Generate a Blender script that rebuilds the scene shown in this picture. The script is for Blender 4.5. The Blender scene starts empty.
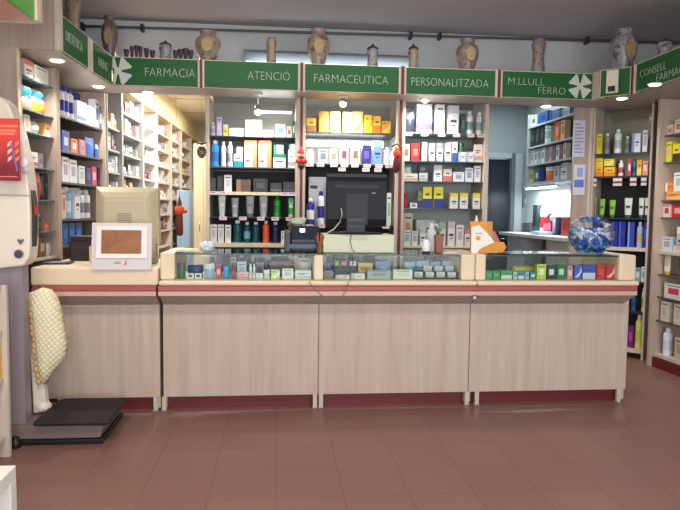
import bpy, math, random
from mathutils import Matrix, Vector
R_ = random.Random(7)
C = bpy.context.scene.collection
SC = bpy.context.scene
# ------------------------------------------------------------ camera
F, PITCH, YAW, ROLL, CZ = 626.0, 4.0, 5.7, 0.7, 1.4
_y, _p, _r = map(math.radians, (YAW, PITCH, ROLL))
FW = Vector((math.sin(_y)*math.cos(_p), math.cos(_y)*math.cos(_p), -math.sin(_p)))
_R = Vector((math.cos(_y), -math.sin(_y), 0)); _U = _R.cross(FW)
RT = _R*math.cos(_r)+_U*math.sin(_r); UP = -_R*math.sin(_r)+_U*math.cos(_r)
cd = bpy.data.cameras.new('camera'); cam = bpy.data.objects.new('camera', cd); C.objects.link(cam)
cd.sensor_width = 36; cd.lens = F/680*36; cd.clip_start = .05
m = Matrix((RT, UP, -FW)).transposed().to_4x4(); m.translation = (0, 0, CZ); cam.matrix_world = m
SC.camera = cam
SC.view_settings.view_transform = 'Standard'; SC.view_settings.look = 'None'
SC.view_settings.gamma = 1; SC.view_settings.use_curve_mapping = False
SC.view_settings.exposure = 0.98
w = bpy.data.worlds.new('world'); SC.world = w; w.use_nodes = True
w.node_tree.nodes['Background'].inputs[0].default_value = (.62, .68, .75, 1)
w.node_tree.nodes['Background'].inputs[1].default_value = 1.1
def area(name, loc, rot, sx, sy, power, col):
    l = bpy.data.lights.new(name, 'AREA'); l.shape = 'RECTANGLE'; l.size = sx; l.size_y = sy
    l.energy = power; l.color = col
    o = bpy.data.objects.new(name, l); C.objects.link(o); o.location = loc; o.rotation_euler = [math.radians(a) for a in rot]
    return o
area('shop_window_daylight', (0.9, -1.7, 1.5), (90, 0, 0), 4.6, 2.0, 66, (.92, .95, 1.0))
area('shop_ceiling_lamp', (-0.8, 1.6, 3.2), (0, 0, 0), 1.2, .3, 30, (1, .86, .74))
area('shop_ceiling_lamp', (2.2, 1.8, 3.2), (0, 0, 0), 1.2, .3, 9, (.95, .96, 1))
area('store_room_lamp', (-.9, 8.6, 2.85), (0, 0, 0), .3, 2.6, 28, (1, .95, .86))
area('store_room_lamp', (-1.02, 7.0, 2.85), (0, 0, 0), .25, .9, 26, (.97, .98, 1))
area('back_office_lamp', (2.6, 7.4, 2.85), (0, 0, 0), .9, .5, 9, (.80, .92, 1))
area('aisle_lamp', (0.6, 5.0, 3.15), (0, 0, 0), 3.0, .2, 7, (1, .95, .88))
# ------------------------------------------------------------ projection helpers used to survey the place
def ray(px, py):
    u = (px-340)/F; v = (255-py)/F
    return FW+RT*u+UP*v
def atY(px, py, Y):
    d = ray(px, py); t = Y/d.y; return (d.x*t, Y, CZ+d.z*t)
def atX(px, py, X):
    d = ray(px, py); t = X/d.x; return (X, d.y*t, CZ+d.z*t)
class Frame:                                   # a vertical plane: s runs to the viewer's right, y inward
    def __init__(s, o, a): s.o = o; s.a = math.radians(a); s.u = (math.cos(s.a), math.sin(s.a)); s.n = (-s.u[1], s.u[0])
    def hit(s, px, py, off=0):
        d = ray(px, py); ox = s.o[0]+s.n[0]*off; oy = s.o[1]+s.n[1]*off
        t = (ox*s.n[0]+oy*s.n[1])/(d.x*s.n[0]+d.y*s.n[1])
        return ((d.x*t-ox)*s.u[0]+(d.y*t-oy)*s.u[1], CZ+d.z*t)
    def pt(s, x, off=0): return (s.o[0]+s.u[0]*x+s.n[0]*off, s.o[1]+s.u[1]*x+s.n[1]*off)
# ------------------------------------------------------------ materials
def srgb(c):
    return tuple(((v/255)/12.92 if v/255 <= .04045 else ((v/255+.055)/1.055)**2.4) for v in c)+(1,)
MC = {}
def M(col, rough=.5, metal=0, noise=.06, scale=30, spec=.5, bump=0):
    key = (tuple(col), rough, metal, noise, scale, spec, bump)
    if key in MC: return MC[key]
    m = bpy.data.materials.new('mat'); m.use_nodes = True; nt = m.node_tree; b = nt.nodes['Principled BSDF']
    b.inputs['Roughness'].default_value = rough; b.inputs['Metallic'].default_value = metal
    b.inputs['Specular IOR Level'].default_value = spec
    tc = nt.nodes.new('ShaderNodeTexCoord'); n = nt.nodes.new('ShaderNodeTexNoise'); n.inputs['Scale'].default_value = scale
    nt.links.new(tc.outputs['Object'], n.inputs['Vector'])
    mx = nt.nodes.new('ShaderNodeMix'); mx.data_type = 'RGBA'
    c = srgb(col); mx.inputs[6].default_value = tuple(v*(1-noise) for v in c[:3])+(1,); mx.inputs[7].default_value = tuple(min(1, v*(1+noise)) for v in c[:3])+(1,)
    nt.links.new(n.outputs['Fac'], mx.inputs[0]); nt.links.new(mx.outputs[2], b.inputs['Base Color'])
    if bump:
        bp = nt.nodes.new('ShaderNodeBump'); bp.inputs['Strength'].default_value = bump; bp.inputs['Distance'].default_value = .01
        nt.links.new(n.outputs['Fac'], bp.inputs['Height']); nt.links.new(bp.outputs[0], b.inputs['Normal'])
    MC[key] = m; return m
def wood(name, a, b_, rough=.45, sc=(14, 14, .7)):
    m = bpy.data.materials.new(name); m.use_nodes = True; nt = m.node_tree; b = nt.nodes['Principled BSDF']
    b.inputs['Roughness'].default_value = rough
    tc = nt.nodes.new('ShaderNodeTexCoord'); mp = nt.nodes.new('ShaderNodeMapping'); mp.inputs['Scale'].default_value = sc
    n = nt.nodes.new('ShaderNodeTexNoise'); n.inputs['Scale'].default_value = 2.2; n.inputs['Detail'].default_value = 6; n.inputs['Roughness'].default_value = .65
    r = nt.nodes.new('ShaderNodeValToRGB'); r.color_ramp.elements[0].color = srgb(a); r.color_ramp.elements[1].color = srgb(b_)
    r.color_ramp.elements[0].position = .3; r.color_ramp.elements[1].position = .7
    nt.links.new(tc.outputs['Object'], mp.inputs[0]); nt.links.new(mp.outputs[0], n.inputs['Vector']); nt.links.new(n.outputs['Fac'], r.inputs[0]); nt.links.new(r.outputs[0], b.inputs['Base Color'])
    return m
def emit(name, col, s):
    m = bpy.data.materials.new(name); m.use_nodes = True; nt = m.node_tree; nt.nodes.remove(nt.nodes['Principled BSDF'])
    e = nt.nodes.new('ShaderNodeEmission'); e.inputs[0].default_value = srgb(col); e.inputs[1].default_value = s
    nt.links.new(e.outputs[0], nt.nodes['Material Output'].inputs[0]); return m
def glassm(name, tint=(250, 253, 251), refl=.5):
    m = bpy.data.materials.new(name); m.use_nodes = True; nt = m.node_tree; nt.nodes.remove(nt.nodes['Principled BSDF'])
    t = nt.nodes.new('ShaderNodeBsdfTransparent'); t.inputs[0].default_value = srgb(tint)
    g = nt.nodes.new('ShaderNodeBsdfGlossy'); g.inputs['Roughness'].default_value = .03
    f = nt.nodes.new('ShaderNodeFresnel'); f.inputs[0].default_value = 1.45
    mu = nt.nodes.new('ShaderNodeMath'); mu.operation = 'MULTIPLY'; mu.inputs[1].default_value = refl
    mx = nt.nodes.new('ShaderNodeMixShader')
    nt.links.new(f.outputs[0], mu.inputs[0]); nt.links.new(mu.outputs[0], mx.inputs[0]); nt.links.new(t.outputs[0], mx.inputs[1]); nt.links.new(g.outputs[0], mx.inputs[2])
    nt.links.new(mx.outputs[0], nt.nodes['Material Output'].inputs[0]); return m
ASH = wood('ash_laminate', (182, 160, 142), (200, 181, 162), .5, (9, 9, .5))
ASHD = wood('ash_laminate_grey', (160, 140, 128), (182, 163, 150), .55)
PALE = wood('pale_laminate', (196, 180, 164), (212, 198, 182), .5)
CREAM = M((230, 210, 178), .4, noise=.02); WHITEM = M((222, 220, 214), .45, noise=.02)
SOFF = M((176, 164, 154), .42, noise=.05)
GREEN = M((8, 88, 28), .5, noise=.05, scale=4); MAROON = M((104, 30, 34), .4); ROSE = M((166, 84, 78), .35)
LETTER = M((180, 192, 176), .5, noise=.02); EMBL = M((206, 206, 196), .5, noise=.03)
BLACK = M((22, 22, 26), .4); DARK = M((38, 38, 42), .5); CHROME = M((190, 192, 196), .25, 1)
GLASS = glassm('clear_glass'); GLASSG = glassm('green_edge_glass', (244, 250, 247), .8)
TAG = M((222, 206, 216), .5, noise=.02); WHITE = M((232, 232, 230), .45, noise=.03)
LAMP = emit('lamp_glow', (255, 244, 222), 9); TUBE = emit('tube_glow', (240, 250, 255), 3.2)
# ------------------------------------------------------------ mesh builder
class MB:
    def __init__(s): s.v = []; s.f = []; s.mi = []; s.mats = []; s.sm = []
    def mat(s, m):
        if m not in s.mats: s.mats.append(m)
        return s.mats.index(m)
    def add(s, vs, fs, m, smooth=False):
        k = len(s.v); s.v += [tuple(v) for v in vs]; i = s.mat(m)
        for f in fs: s.f.append([k+a for a in f]); s.mi.append(i); s.sm.append(smooth)
        return s
    def box(s, x0, x1, y0, y1, z0, z1, m):
        if x0 > x1: x0, x1 = x1, x0
        if y0 > y1: y0, y1 = y1, y0
        if z0 > z1: z0, z1 = z1, z0
        v = [(x, y, z) for z in (z0, z1) for x, y in ((x0, y0), (x1, y0), (x1, y1), (x0, y1))]
        return s.add(v, [(3, 2, 1, 0), (4, 5, 6, 7), (0, 1, 5, 4), (1, 2, 6, 5), (2, 3, 7, 6), (3, 0, 4, 7)], m)
    def prism(s, poly, y0, y1, m, axis='y'):        # poly in x,z (axis y) or x,y (axis z) or y,z (axis x)
        n = len(poly); f = {'y': lambda a, b, c: (a, c, b), 'z': lambda a, b, c: (a, b, c), 'x': lambda a, b, c: (c, a, b)}[axis]
        v = [f(a, b, y0) for a, b in poly]+[f(a, b, y1) for a, b in poly]
        fs = [tuple(range(n)), tuple(range(2*n-1, n-1, -1))]+[(i, i+n, (i+1) % n+n, (i+1) % n) for i in range(n)]
        return s.add(v, fs, m)
    def lathe(s, prof, m, seg=14, cx=0, cy=0, sy=1, smooth=True, mats=None):   # prof: (r, z) from bottom to top
        v = [(cx+r*math.cos(2*math.pi*i/seg), cy+r*sy*math.sin(2*math.pi*i/seg), z) for r, z in prof for i in range(seg)]
        k = len(prof)
        if mats:
            for j in range(k-1): s.add(v[j*seg:(j+2)*seg], [(i, (i+1) % seg, seg+(i+1) % seg, seg+i) for i in range(seg)], mats[j], smooth)
        else:
            s.add(v, [(j*seg+i, j*seg+(i+1) % seg, (j+1)*seg+(i+1) % seg, (j+1)*seg+i) for j in range(k-1) for i in range(seg)], m, smooth)
        s.add(v[:seg], [tuple(range(seg-1, -1, -1))], mats[0] if mats else m); s.add(v[-seg:], [tuple(range(seg))], mats[-1] if mats else m)
        return s
    def tube(s, pts, r, m, seg=8):
        P = [Vector(p) for p in pts]; rings = []
        for i, p in enumerate(P):
            t = (P[min(i+1, len(P)-1)]-P[max(i-1, 0)]).normalized()
            a = t.cross(Vector((0, 0, 1)) if abs(t.z) < .9 else Vector((1, 0, 0))).normalized(); b = t.cross(a)
            rr = r[i] if isinstance(r, (list, tuple)) else r
            rings += [tuple(p+a*rr*math.cos(2*math.pi*k/seg)+b*rr*math.sin(2*math.pi*k/seg)) for k in range(seg)]
        n = len(P)
        fs = [(j*seg+i, (j+1)*seg+i, (j+1)*seg+(i+1) % seg, j*seg+(i+1) % seg) for j in range(n-1) for i in range(seg)]
        fs += [tuple(range(seg)), tuple(range(n*seg-1, (n-1)*seg-1, -1))]
        return s.add(rings, fs, m, True)
    def ball(s, c, r, m, seg=12, rings=8, sc=(1, 1, 1)):
        pr = [(math.cos(-math.pi/2+math.pi*i/rings)*r, math.sin(-math.pi/2+math.pi*i/rings)*r) for i in range(rings+1)]
        v = [(c[0]+q*math.cos(2*math.pi*i/seg)*sc[0], c[1]+q*math.sin(2*math.pi*i/seg)*sc[1], c[2]+z*sc[2]) for q, z in pr for i in range(seg)]
        return s.add(v, [(j*seg+i, j*seg+(i+1) % seg, (j+1)*seg+(i+1) % seg, (j+1)*seg+i) for j in range(rings) for i in range(seg)], m, True)
    def mesh(s, name):
        me = bpy.data.meshes.new(name); me.from_pydata(s.v, [], s.f)
        for m in s.mats: me.materials.append(m)
        me.polygons.foreach_set('material_index', s.mi); me.polygons.foreach_set('use_smooth', s.sm); me.update(); return me
def bevel(o, wd=.004, seg=2):
    b = o.modifiers.new('bevel', 'BEVEL'); b.width = wd; b.segments = seg; b.limit_method = 'ANGLE'; return o
def part(name, mb, parent, label=None, bv=0):
    me = mb.mesh(name) if isinstance(mb, MB) else mb
    o = bpy.data.objects.new(name, me); C.objects.link(o); o.parent = parent
    if label: o['label'] = label
    if bv: bevel(o, bv)
    return o
def tag(o, label, cat, group=None):
    o['label'] = label; o['category'] = cat
    if group: o['group'] = group
    return o
def thing(name, label, cat, loc=(0, 0, 0), rz=0, group=None):
    o = bpy.data.objects.new(name, None); o.empty_display_size = .05; C.objects.link(o); o.location = loc; o.rotation_euler.z = rz
    return tag(o, label, cat, group)
def single(name, mb, label, cat, loc=(0, 0, 0), rz=0, group=None, bv=0):
    o = bpy.data.objects.new(name, mb.mesh(name) if isinstance(mb, MB) else mb); C.objects.link(o); o.location = loc; o.rotation_euler.z = rz
    if bv: bevel(o, bv)
    return tag(o, label, cat, group)
def struct(name, mb, bv=0):
    o = bpy.data.objects.new(name, mb.mesh(name)); C.objects.link(o); o['kind'] = 'structure'
    if bv: bevel(o, bv)
    return o
def text_mesh(txt, size, m, ext=.0015, off=0, space=1.0):
    cu = bpy.data.curves.new('t', 'FONT'); cu.body = txt; cu.size = size; cu.extrude = ext; cu.offset = off; cu.space_character = space
    cu.align_x = 'CENTER'; cu.resolution_u = 3
    o = bpy.data.objects.new('t', cu); C.objects.link(o); dg = bpy.context.evaluated_depsgraph_get()
    me = bpy.data.meshes.new_from_object(o.evaluated_get(dg)); bpy.data.objects.remove(o); me.materials.clear(); me.materials.append(m); return me
def text_part(txt, size, parent, loc, rz=0, m=LETTER, name='lettering', off=0, width=None, tilt=90):
    me = text_mesh(txt, size, m, off=off)
    o = bpy.data.objects.new(name, me); C.objects.link(o); o.parent = parent; o.location = loc; o.rotation_euler = (math.radians(tilt), 0, rz)
    if width:
        xs = [v.co.x for v in me.vertices]; o.scale.x = width/(max(xs)-min(xs))
    return o
# ------------------------------------------------------------ the setting
def tile_floor():
    m = bpy.data.materials.new('floor_tiles'); m.use_nodes = True; nt = m.node_tree; b = nt.nodes['Principled BSDF']
    tc = nt.nodes.new('ShaderNodeTexCoord'); br = nt.nodes.new('ShaderNodeTexBrick'); br.offset = 0
    br.inputs['Scale'].default_value = 1; br.inputs['Brick Width'].default_value = .33; br.inputs['Row Height'].default_value = .33
    br.inputs['Mortar Size'].default_value = .004
    br.inputs['Color1'].default_value = srgb((134, 99, 88)); br.inputs['Color2'].default_value = srgb((129, 94, 84)); br.inputs['Mortar'].default_value = srgb((118, 82, 74))
    n = nt.nodes.new('ShaderNodeTexNoise'); n.inputs['Scale'].default_value = 2.3; n.inputs['Detail'].default_value = 5
    mr = nt.nodes.new('ShaderNodeMapRange'); mr.inputs[3].default_value = .30; mr.inputs[4].default_value = .48
    nt.links.new(tc.outputs['Object'], br.inputs['Vector']); nt.links.new(tc.outputs['Object'], n.inputs['Vector'])
    nt.links.new(br.outputs['Color'], b.inputs['Base Color']); nt.links.new(n.outputs['Fac'], mr.inputs[0]); nt.links.new(mr.outputs[0], b.inputs['Roughness'])
    return m
WALL = M((206, 208, 206), .8, noise=.03, scale=3); CEIL = M((196, 188, 190), .85, noise=.03, scale=3); BEIGE = M((206, 196, 176), .7, noise=.03, scale=2)
XL, XR, OX = -2.4, 4.3, 3.36
mb = MB(); mb.box(XL, XR, -2, 11.6, -.06, 0, tile_floor()); struct('floor', mb)
mb = MB(); mb.box(XL, XR, -2, 6.6, 3.27, 3.33, CEIL); struct('ceiling', mb)
mb = MB(); mb.box(XL, XR, 6.6, 11.6, 2.9, 2.96, BEIGE)
for yy in (7.6, 8.8, 10): mb.box(XL, .6, yy, yy+.02, 2.893, 2.9, M((176, 158, 124), .7))
mb.box(-1.0, -.98, 6.6, 11.6, 2.893, 2.9, M((176, 158, 124), .7)); struct('ceiling', mb)
mb = MB(); mb.box(XL-.1, XL, -2, 11.6, 0, 3.27, WALL); struct('wall_left', mb)
mb = MB(); mb.box(XR, XR+.1, -2, 11.6, 0, 3.27, WALL); struct('wall_right', mb)
mb = MB(); mb.box(XL, XR, 6.5, 6.6, 2.9, 3.27, WALL); struct('wall_back', mb)
xc = [atY(p, 170, 5.95)[0] for p in (205, 211, 297, 305, 394.5, 403.5, 484, 490, 573, 590)]
mb = MB(); mb.box(xc[0]+.02, xc[7]-.01, 6.5, 6.6, 0, 2.9, M((120, 116, 108), .8)); struct('wall_back', mb)
mb = MB(); mb.box(OX, XR, 6.5, 6.6, 0, 2.9, WALL); struct('wall_back', mb)
mb = MB(); mb.box(XL, xc[0]+.3, 11.5, 11.6, 0, 2.9, BEIGE); struct('wall_far', mb)
mb = MB(); mb.box(xc[0]+.25, xc[0]+.32, 6.6, 11.5, 0, 2.9, BEIGE); struct('wall_partition', mb)
# back office: door wall, right wall
GW = M((150, 160, 160), .7, noise=.03, scale=3)
dl = atY(488, 158, 8.3); dr = atY(511, 158, 8.3); dzt = dl[2]
mb = MB(); mb.box(xc[0]+.32, dl[0], 8.3, 8.4, 0, 2.9, GW); mb.box(dr[0], XR, 8.3, 8.4, 0, 2.9, GW); mb.box(dl[0], dr[0], 8.3, 8.4, dzt, 2.9, GW); struct('wall_office', mb)
mb = MB(); FRM = M((170, 180, 182), .4)
mb.box(dr[0], dr[0]+.05, 8.26, 8.3, 0, dzt+.07, M((100, 108, 112), .4)); mb.box(dr[0]+.05, dr[0]+.15, 8.25, 8.3, 0, dzt+.07, FRM); mb.box(dl[0]-.07, dl[0], 8.26, 8.3, 0, dzt+.07, FRM); mb.box(dl[0], dr[0], 8.26, 8.3, dzt, dzt+.07, FRM)
d1 = struct('door_1', mb, .005)
mb = MB(); mb.box(dl[0]+.005, dr[0]-.005, 8.32, 8.36, .01, dzt-.01, M((26, 30, 40), .35)); mb.box(dl[0]+.06, dr[0]-.06, 8.315, 8.32, .2, 1.0, M((32, 36, 48), .35)); mb.box(dl[0]+.06, dr[0]-.06, 8.315, 8.32, 1.1, dzt-.12, M((32, 36, 48), .35))
dl_ = part('door_leaf', mb, d1, bv=.003)
mb = MB(); mb.tube([(dr[0]-.04, 8.32, 1.05), (dr[0]-.04, 8.26, 1.05), (dr[0]-.13, 8.26, 1.05)], .009, CHROME); part('door_handle', mb, dl_)
OX = 3.36
mb = MB(); mb.box(OX, OX+.08, 6.6, 8.3, 0, 2.9, M((196, 204, 204), .7, noise=.03)); struct('wall_office', mb)
# cornice pipe
p0 = atY(60, 28, 6.42); 
mb = MB(); mb.box(XL, XR, 6.47, 6.5, 3.25, 3.27, M((120, 118, 120), .6)); struct('trim_1', mb)
mb = MB(); mb.tube([(XL, 6.43, 3.155), (XR, 6.43, 3.235)], .013, M((104, 102, 106), .5))
for px in (82, 142, 411, 440, 588): 
    x = atY(px, 36, 6.43)[0]; zz = 3.155+.08*(x-XL)/(XR-XL); mb.box(x-.013, x+.013, 6.41, 6.499, zz-.03, zz+.034, DARK)
single('ceiling_pipe', mb, 'thin grey pipe with clips running along the wall just under the ceiling', 'pipe')
# bulkhead
ZB, ZT = 2.45, 2.69; FX0, FX1 = -1.41, 2.86; FR = 3.06; DY = 5.28
mb = MB(); mb.prism([(FX0-.022, 5.622), (FX1+.02, 5.622), (FX1+.02, 5.492), (FR+.022, DY+.02), (FR+.022, 2.9), (XR, 2.9), (XR, 6.0), (XL, 6.0), (XL, 4.456), (FX0-.064, 4.456)], ZB+.004, ZB+.03, SOFF, 'z'); struct('ceiling_soffit', mb)
mb = MB(); mb.prism([(FX0-.03, 5.63), (FX1+.02, 5.63), (FX1+.02, 5.5), (FR+.03, DY+.03), (FR+.03, 2.9), (XR, 2.9), (XR, 6.0), (XL, 6.0), (XL, 4.46), (FX0-.04, 4.46)], ZT-.03, ZT-.006, ASHD, 'z'); struct('ceiling_bulkhead_top', mb)
mb = MB(); mb.prism([(XL, 2.2), (-1.383, 2.2), (-1.383, 3.8), (XL, 3.8)], ZB, ZB+.03, M((212, 160, 140), .4), 'z'); struct('ceiling_soffit', mb)
# end panel of left bulkhead, facing the shop
mb = MB(); mb.box(XL, FX0-.05, 4.42, 4.455, ZB, 3.05, ASHD); struct('wall_bulkhead_end', mb)
# ------------------------------------------------------------ signs
def emblem(s, m, half=False):
    mb = MB()
    for q in range(4):
        a = q*math.pi/2
        pts = [(0, 0), (.10, .40), (.10, .98), (.14, 1.0), (.98, .22), (.95, .14), (.42, .12)]
        pts = [(0.0, 0.0), (.20, .88), (.30, .92), (.92, .34), (.88, .22)]
        pp = [(s*(x*math.cos(a)-y*math.sin(a)), s*(x*math.sin(a)+y*math.cos(a))) for x, y in pts]
        if half: pp = [(max(x, -.045), y) for x, y in pp]
        mb.prism(pp, -.004, 0, m)
    pp = [(s*.26*math.cos(k*math.pi/4+.4), s*.26*math.sin(k*math.pi/4+.4)) for k in range(8)]
    if half: pp = [(max(x, -.045), y) for x, y in pp]
    mb.prism(pp, -.0045, -.0005, m); return mb
def sign(label, a, b, texts, extra=None):           # a, b: x,y ends seen left to right
    ang = math.atan2(b[1]-a[1], b[0]-a[0]); L = math.hypot(b[0]-a[0], b[1]-a[1])
    t = thing('shop_sign', label, 'sign', (a[0], a[1], ZB), ang, 'green signs along the bulkhead')
    mb = MB(); mb.box(0, L, 0, .02, 0, ZT-ZB, GREEN); part('sign_panel', mb, t, bv=.002)
    mb = MB(); mb.box(0, L, -.003, .0, 0, .005, PALE); part('edge_strip', mb, t)
    mb = MB(); mb.box(0, L, -.003, 0, ZT-ZB-.006, ZT-ZB, PALE); part('edge_strip', mb, t)
    for txt, x, z, size, wd in texts: text_part(txt, size, t, (x, -.003, z), width=wd, name='lettering', off=-.0022)
    if extra: extra(t, L)
    return t
fx = lambda px, y=5.6: atY(px, 80, y)[0]
tr = [(198, 204.5), (298, 305), (398.5, 406), (495, 502)]
W = lambda a, b: fx(b)-fx(a)
def put(s, half=False):
    def f(t, L, s=s):
        o = part('emblem', emblem(.125 if half else .118, EMBL, half), t); o.location = ((.047 if half else fx(580)-fx(502)), -.003, .12)
    return f
sign('green bulkhead sign reading FARMÀCIA beside a folded white cross', (FX0, 5.6), (fx(198), 5.6), [('FARMÀCIA', fx(170)-FX0, .085, .105, W(145, 195))], put(1, True))
sign('green bulkhead sign reading ATENCIÓ', (fx(204.5), 5.6), (fx(298), 5.6), [('ATENCIÓ', fx(269)-fx(204.5), .085, .105, W(248, 290))])
sign('green bulkhead sign reading FARMACÈUTICA', (fx(305), 5.6), (fx(398.5), 5.6), [('FARMACÈUTICA', fx(351)-fx(305), .08, .105, W(314, 388))])
sign('green bulkhead sign reading PERSONALITZADA', (fx(406), 5.6), (fx(495), 5.6), [('PERSONALITZADA', fx(450)-fx(406), .08, .105, W(411, 488))])
sign('green bulkhead sign reading M.LLULL FERRO with a white four-armed cross', (fx(502), 5.6), (fx(598), 5.6), [('M.LLULL', fx(526)-fx(502), .115, .095, W(509, 545)), ('FERRO', fx(552)-fx(502), .04, .095, W(540, 567))], put(1))
sign('small blank green bulkhead sign at the right corner holding a sensor', (FX1+.01, 5.47), (FR-.01, DY+.01), [])
sign('long green sign on the right reading CONSELL FARMACÈUTIC', (FR, DY-.08), (FR, 3.2), [('CONSELL', .24, .11, .09, .36), ('FARMACÈUTIC', .60, .03, .09, .6)])
ym = atX(88, 60, -1.43)[1]; ym2 = atX(92.5, 60, -1.43)[1]
sign('green sign on the left bulkhead reading DIETÈTICA', (-1.45, 4.45), (-1.43, ym), [('DIETÈTICA', (ym-4.45)*.45, .09, .1, (ym-4.45)*.62)])
sign('small green sign on the left bulkhead reading NENS next to the folded cross', (-1.43, ym2), (-1.41, 5.58), [('NENS', (5.58-ym2)*.5, .08, .1, (5.58-ym2)*.45)])
mb = MB(); mb.box(0, .95, 0, .02, 0, 0.5, M((80, 176, 44), .4)); 
o = single('shop_sign', mb, 'bright green sign end over the nearest left shelving unit', 'sign', (-1.36, 2.82, ZB), math.pi/2, bv=.002)
mb = MB(); mb.box(-1.62, -1.345, 3.79, 3.82, ZB-.003, 3.0, PALE); mb.box(-1.345-.03, -1.345, 3.74, 3.79, ZB-.003, 3.0, CREAM); struct('trim_2', mb, .003)
n = 3
for a, b in tr:
    mb = MB(); x0, x1 = fx(a), fx(b); w3 = (x1-x0)
    mb.box(x0, x1, 5.585, 5.62, ZB-.004, ZT, PALE); mb.box(x0+w3*.32, x1-w3*.3, 5.575, 5.59, ZB-.004, ZT, MAROON); struct('trim_%d' % n, mb); n += 1
mb = MB(); x0, x1 = fx(598), FX1+.012
mb.box(x0, x1, 5.46, 5.62, ZB-.004, ZT, PALE); mb.box(x0+.012, x0+.03, 5.455, 5.47, ZB-.004, ZT, MAROON); struct('trim_7', mb)
mb = MB(); mb.box(FR-.012, FR+.03, DY-.08, DY+.0, ZB-.004, ZT, PALE); mb.box(FR-.014, FR, DY-.055, DY-.025, ZB-.004, ZT, MAROON); struct('trim_8', mb)
mb = MB(); mb.box(-1.46, -1.425, ym, ym2, ZB-.004, ZT, PALE); struct('trim_9', mb)
mb = MB(); mb.box(-1.48, -1.44, 4.41, 4.452, ZB-.004, 3.05, PALE); struct('trim_10', mb)
# infrared sensor on the corner sign
c = Vector((FX1+.085, 5.40, ZB+.12)); an = math.atan2(DY-5.47, FR-FX1)
t = thing('motion_sensor', 'white rectangular motion sensor with dark lens on the corner sign', 'sensor', (c.x-.0, c.y-.03, ZB+.02), an)
mb = MB(); mb.box(-.05, .05, -.035, .006, .0, .2, M((214, 206, 186), .5)); part('housing', mb, t, bv=.006)
mb = MB(); mb.box(-.03, .03, -.04, -.034, .012, .06, BLACK); part('lens', mb, t)
# ------------------------------------------------------------ lamps
def downlight(px, py, label, power=6, col=(1, .93, .82), z=ZB):
    d = ray(px, py); t = (z-CZ)/d.z; x, y = d.x*t, d.y*t
    r = thing('downlight', label, 'ceiling light', (x, y, z), 0, 'recessed spots in the bulkhead')
    mb = MB(); mb.lathe([(.055, -.006), (.06, 0), (.06, .003)], WHITE, 20); part('trim_ring', mb, r)
    mb = MB(); mb.lathe([(.04, -.010), (.044, -.006)], LAMP, 16); part('bulb_face', mb, r)
    l = bpy.data.lights.new('spot', 'SPOT'); l.energy = power; l.color = col; l.spot_size = 2.2; l.spot_blend = .8; l.shadow_soft_size = .04
    o = bpy.data.objects.new('downlight_beam', l); C.objects.link(o); o.location = (0, 0, -.025); o.parent = r
downlight(57, 60, 'recessed spot glowing under the left bulkhead, nearest the red poster', 22)
downlight(98.5, 86, 'recessed spot under the left bulkhead above the white bottles', 20)
downlight(148, 92, 'recessed spot under the FARMÀCIA sign', 12)
downlight(546, 106, 'recessed spot under the M.LLULL FERRO sign', 8, (.95, .97, 1))
downlight(655, 84, 'recessed spot under the long right hand sign', 24, (1, .95, .9))
downlight(622, 98, 'recessed spot under the small corner sign', 8, (1, .95, .9))
def spotlamp(px, py, label, power):
    d = ray(px, py); y = 5.8; t = y/d.y; x, z = d.x*t, CZ+d.z*t
    r = thing('spotlight', label, 'spotlight', (x, y, ZB), 0, 'hanging spots in front of the shelf bays')
    h = ZB-z
    mb = MB(); mb.lathe([(.04, -.015), (.045, 0)], WHITE, 16); mb.tube([(0, 0, -.01), (0, 0, -h+.03)], .007, WHITE); part('stem', mb, r)
    mb = MB(); mb.lathe([(.03, -h+.0), (.034, -h+.02), (.02, -h+.05), (.01, -h+.06)], CHROME, 16); part('lamp_cup', mb, r)
    mb = MB(); mb.ball((0, 0, -h-.005), .032, LAMP); part('bulb', mb, r)
    l = bpy.data.lights.new('spot', 'SPOT'); l.energy = power; l.color = (1, .95, .86); l.shadow_soft_size = .04; l.spot_size = 2.6; l.spot_blend = .7
    o = bpy.data.objects.new('spotlight_beam', l); C.objects.link(o); o.location = (0, 0, -h-.05); o.parent = r; o.rotation_euler.x = math.radians(25)
spotlamp(258, 111, 'round glowing spot lamp hanging over the big white box', 15)
spotlamp(343, 103, 'glowing spot lamp hanging over the row of orange boxes', 21)
spotlamp(425, 99, 'short spot lamp over the white and purple boxes', 20)
def striplight(fr, px0, px1, py, off, label, power, r=.013):
    s0, z = fr.hit(px0, py, off); s1, _ = fr.hit(px1, py, off); x, y = fr.pt((s0+s1)/2, off); L = s1-s0
    t = thing('strip_light', label, 'strip light', (x, y, z), fr.a)
    mb = MB(); mb.box(-L/2, L/2, .0, .03, .005, .02, WHITE); part('batten', mb, t)
    mb = MB(); mb.tube([(-L/2+.01, 0, 0), (L/2-.01, 0, 0)], r, TUBE); part('tube', mb, t)
    l = bpy.data.lights.new('strip', 'AREA'); l.shape = 'RECTANGLE'; l.size = L; l.size_y = .05; l.energy = power; l.color = (.93, .98, 1)
    o = bpy.data.objects.new('strip_beam', l); C.objects.link(o); o.parent = t; o.location = (0, -.02, -.03); o.rotation_euler = (math.radians(-30), 0, 0)
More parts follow.
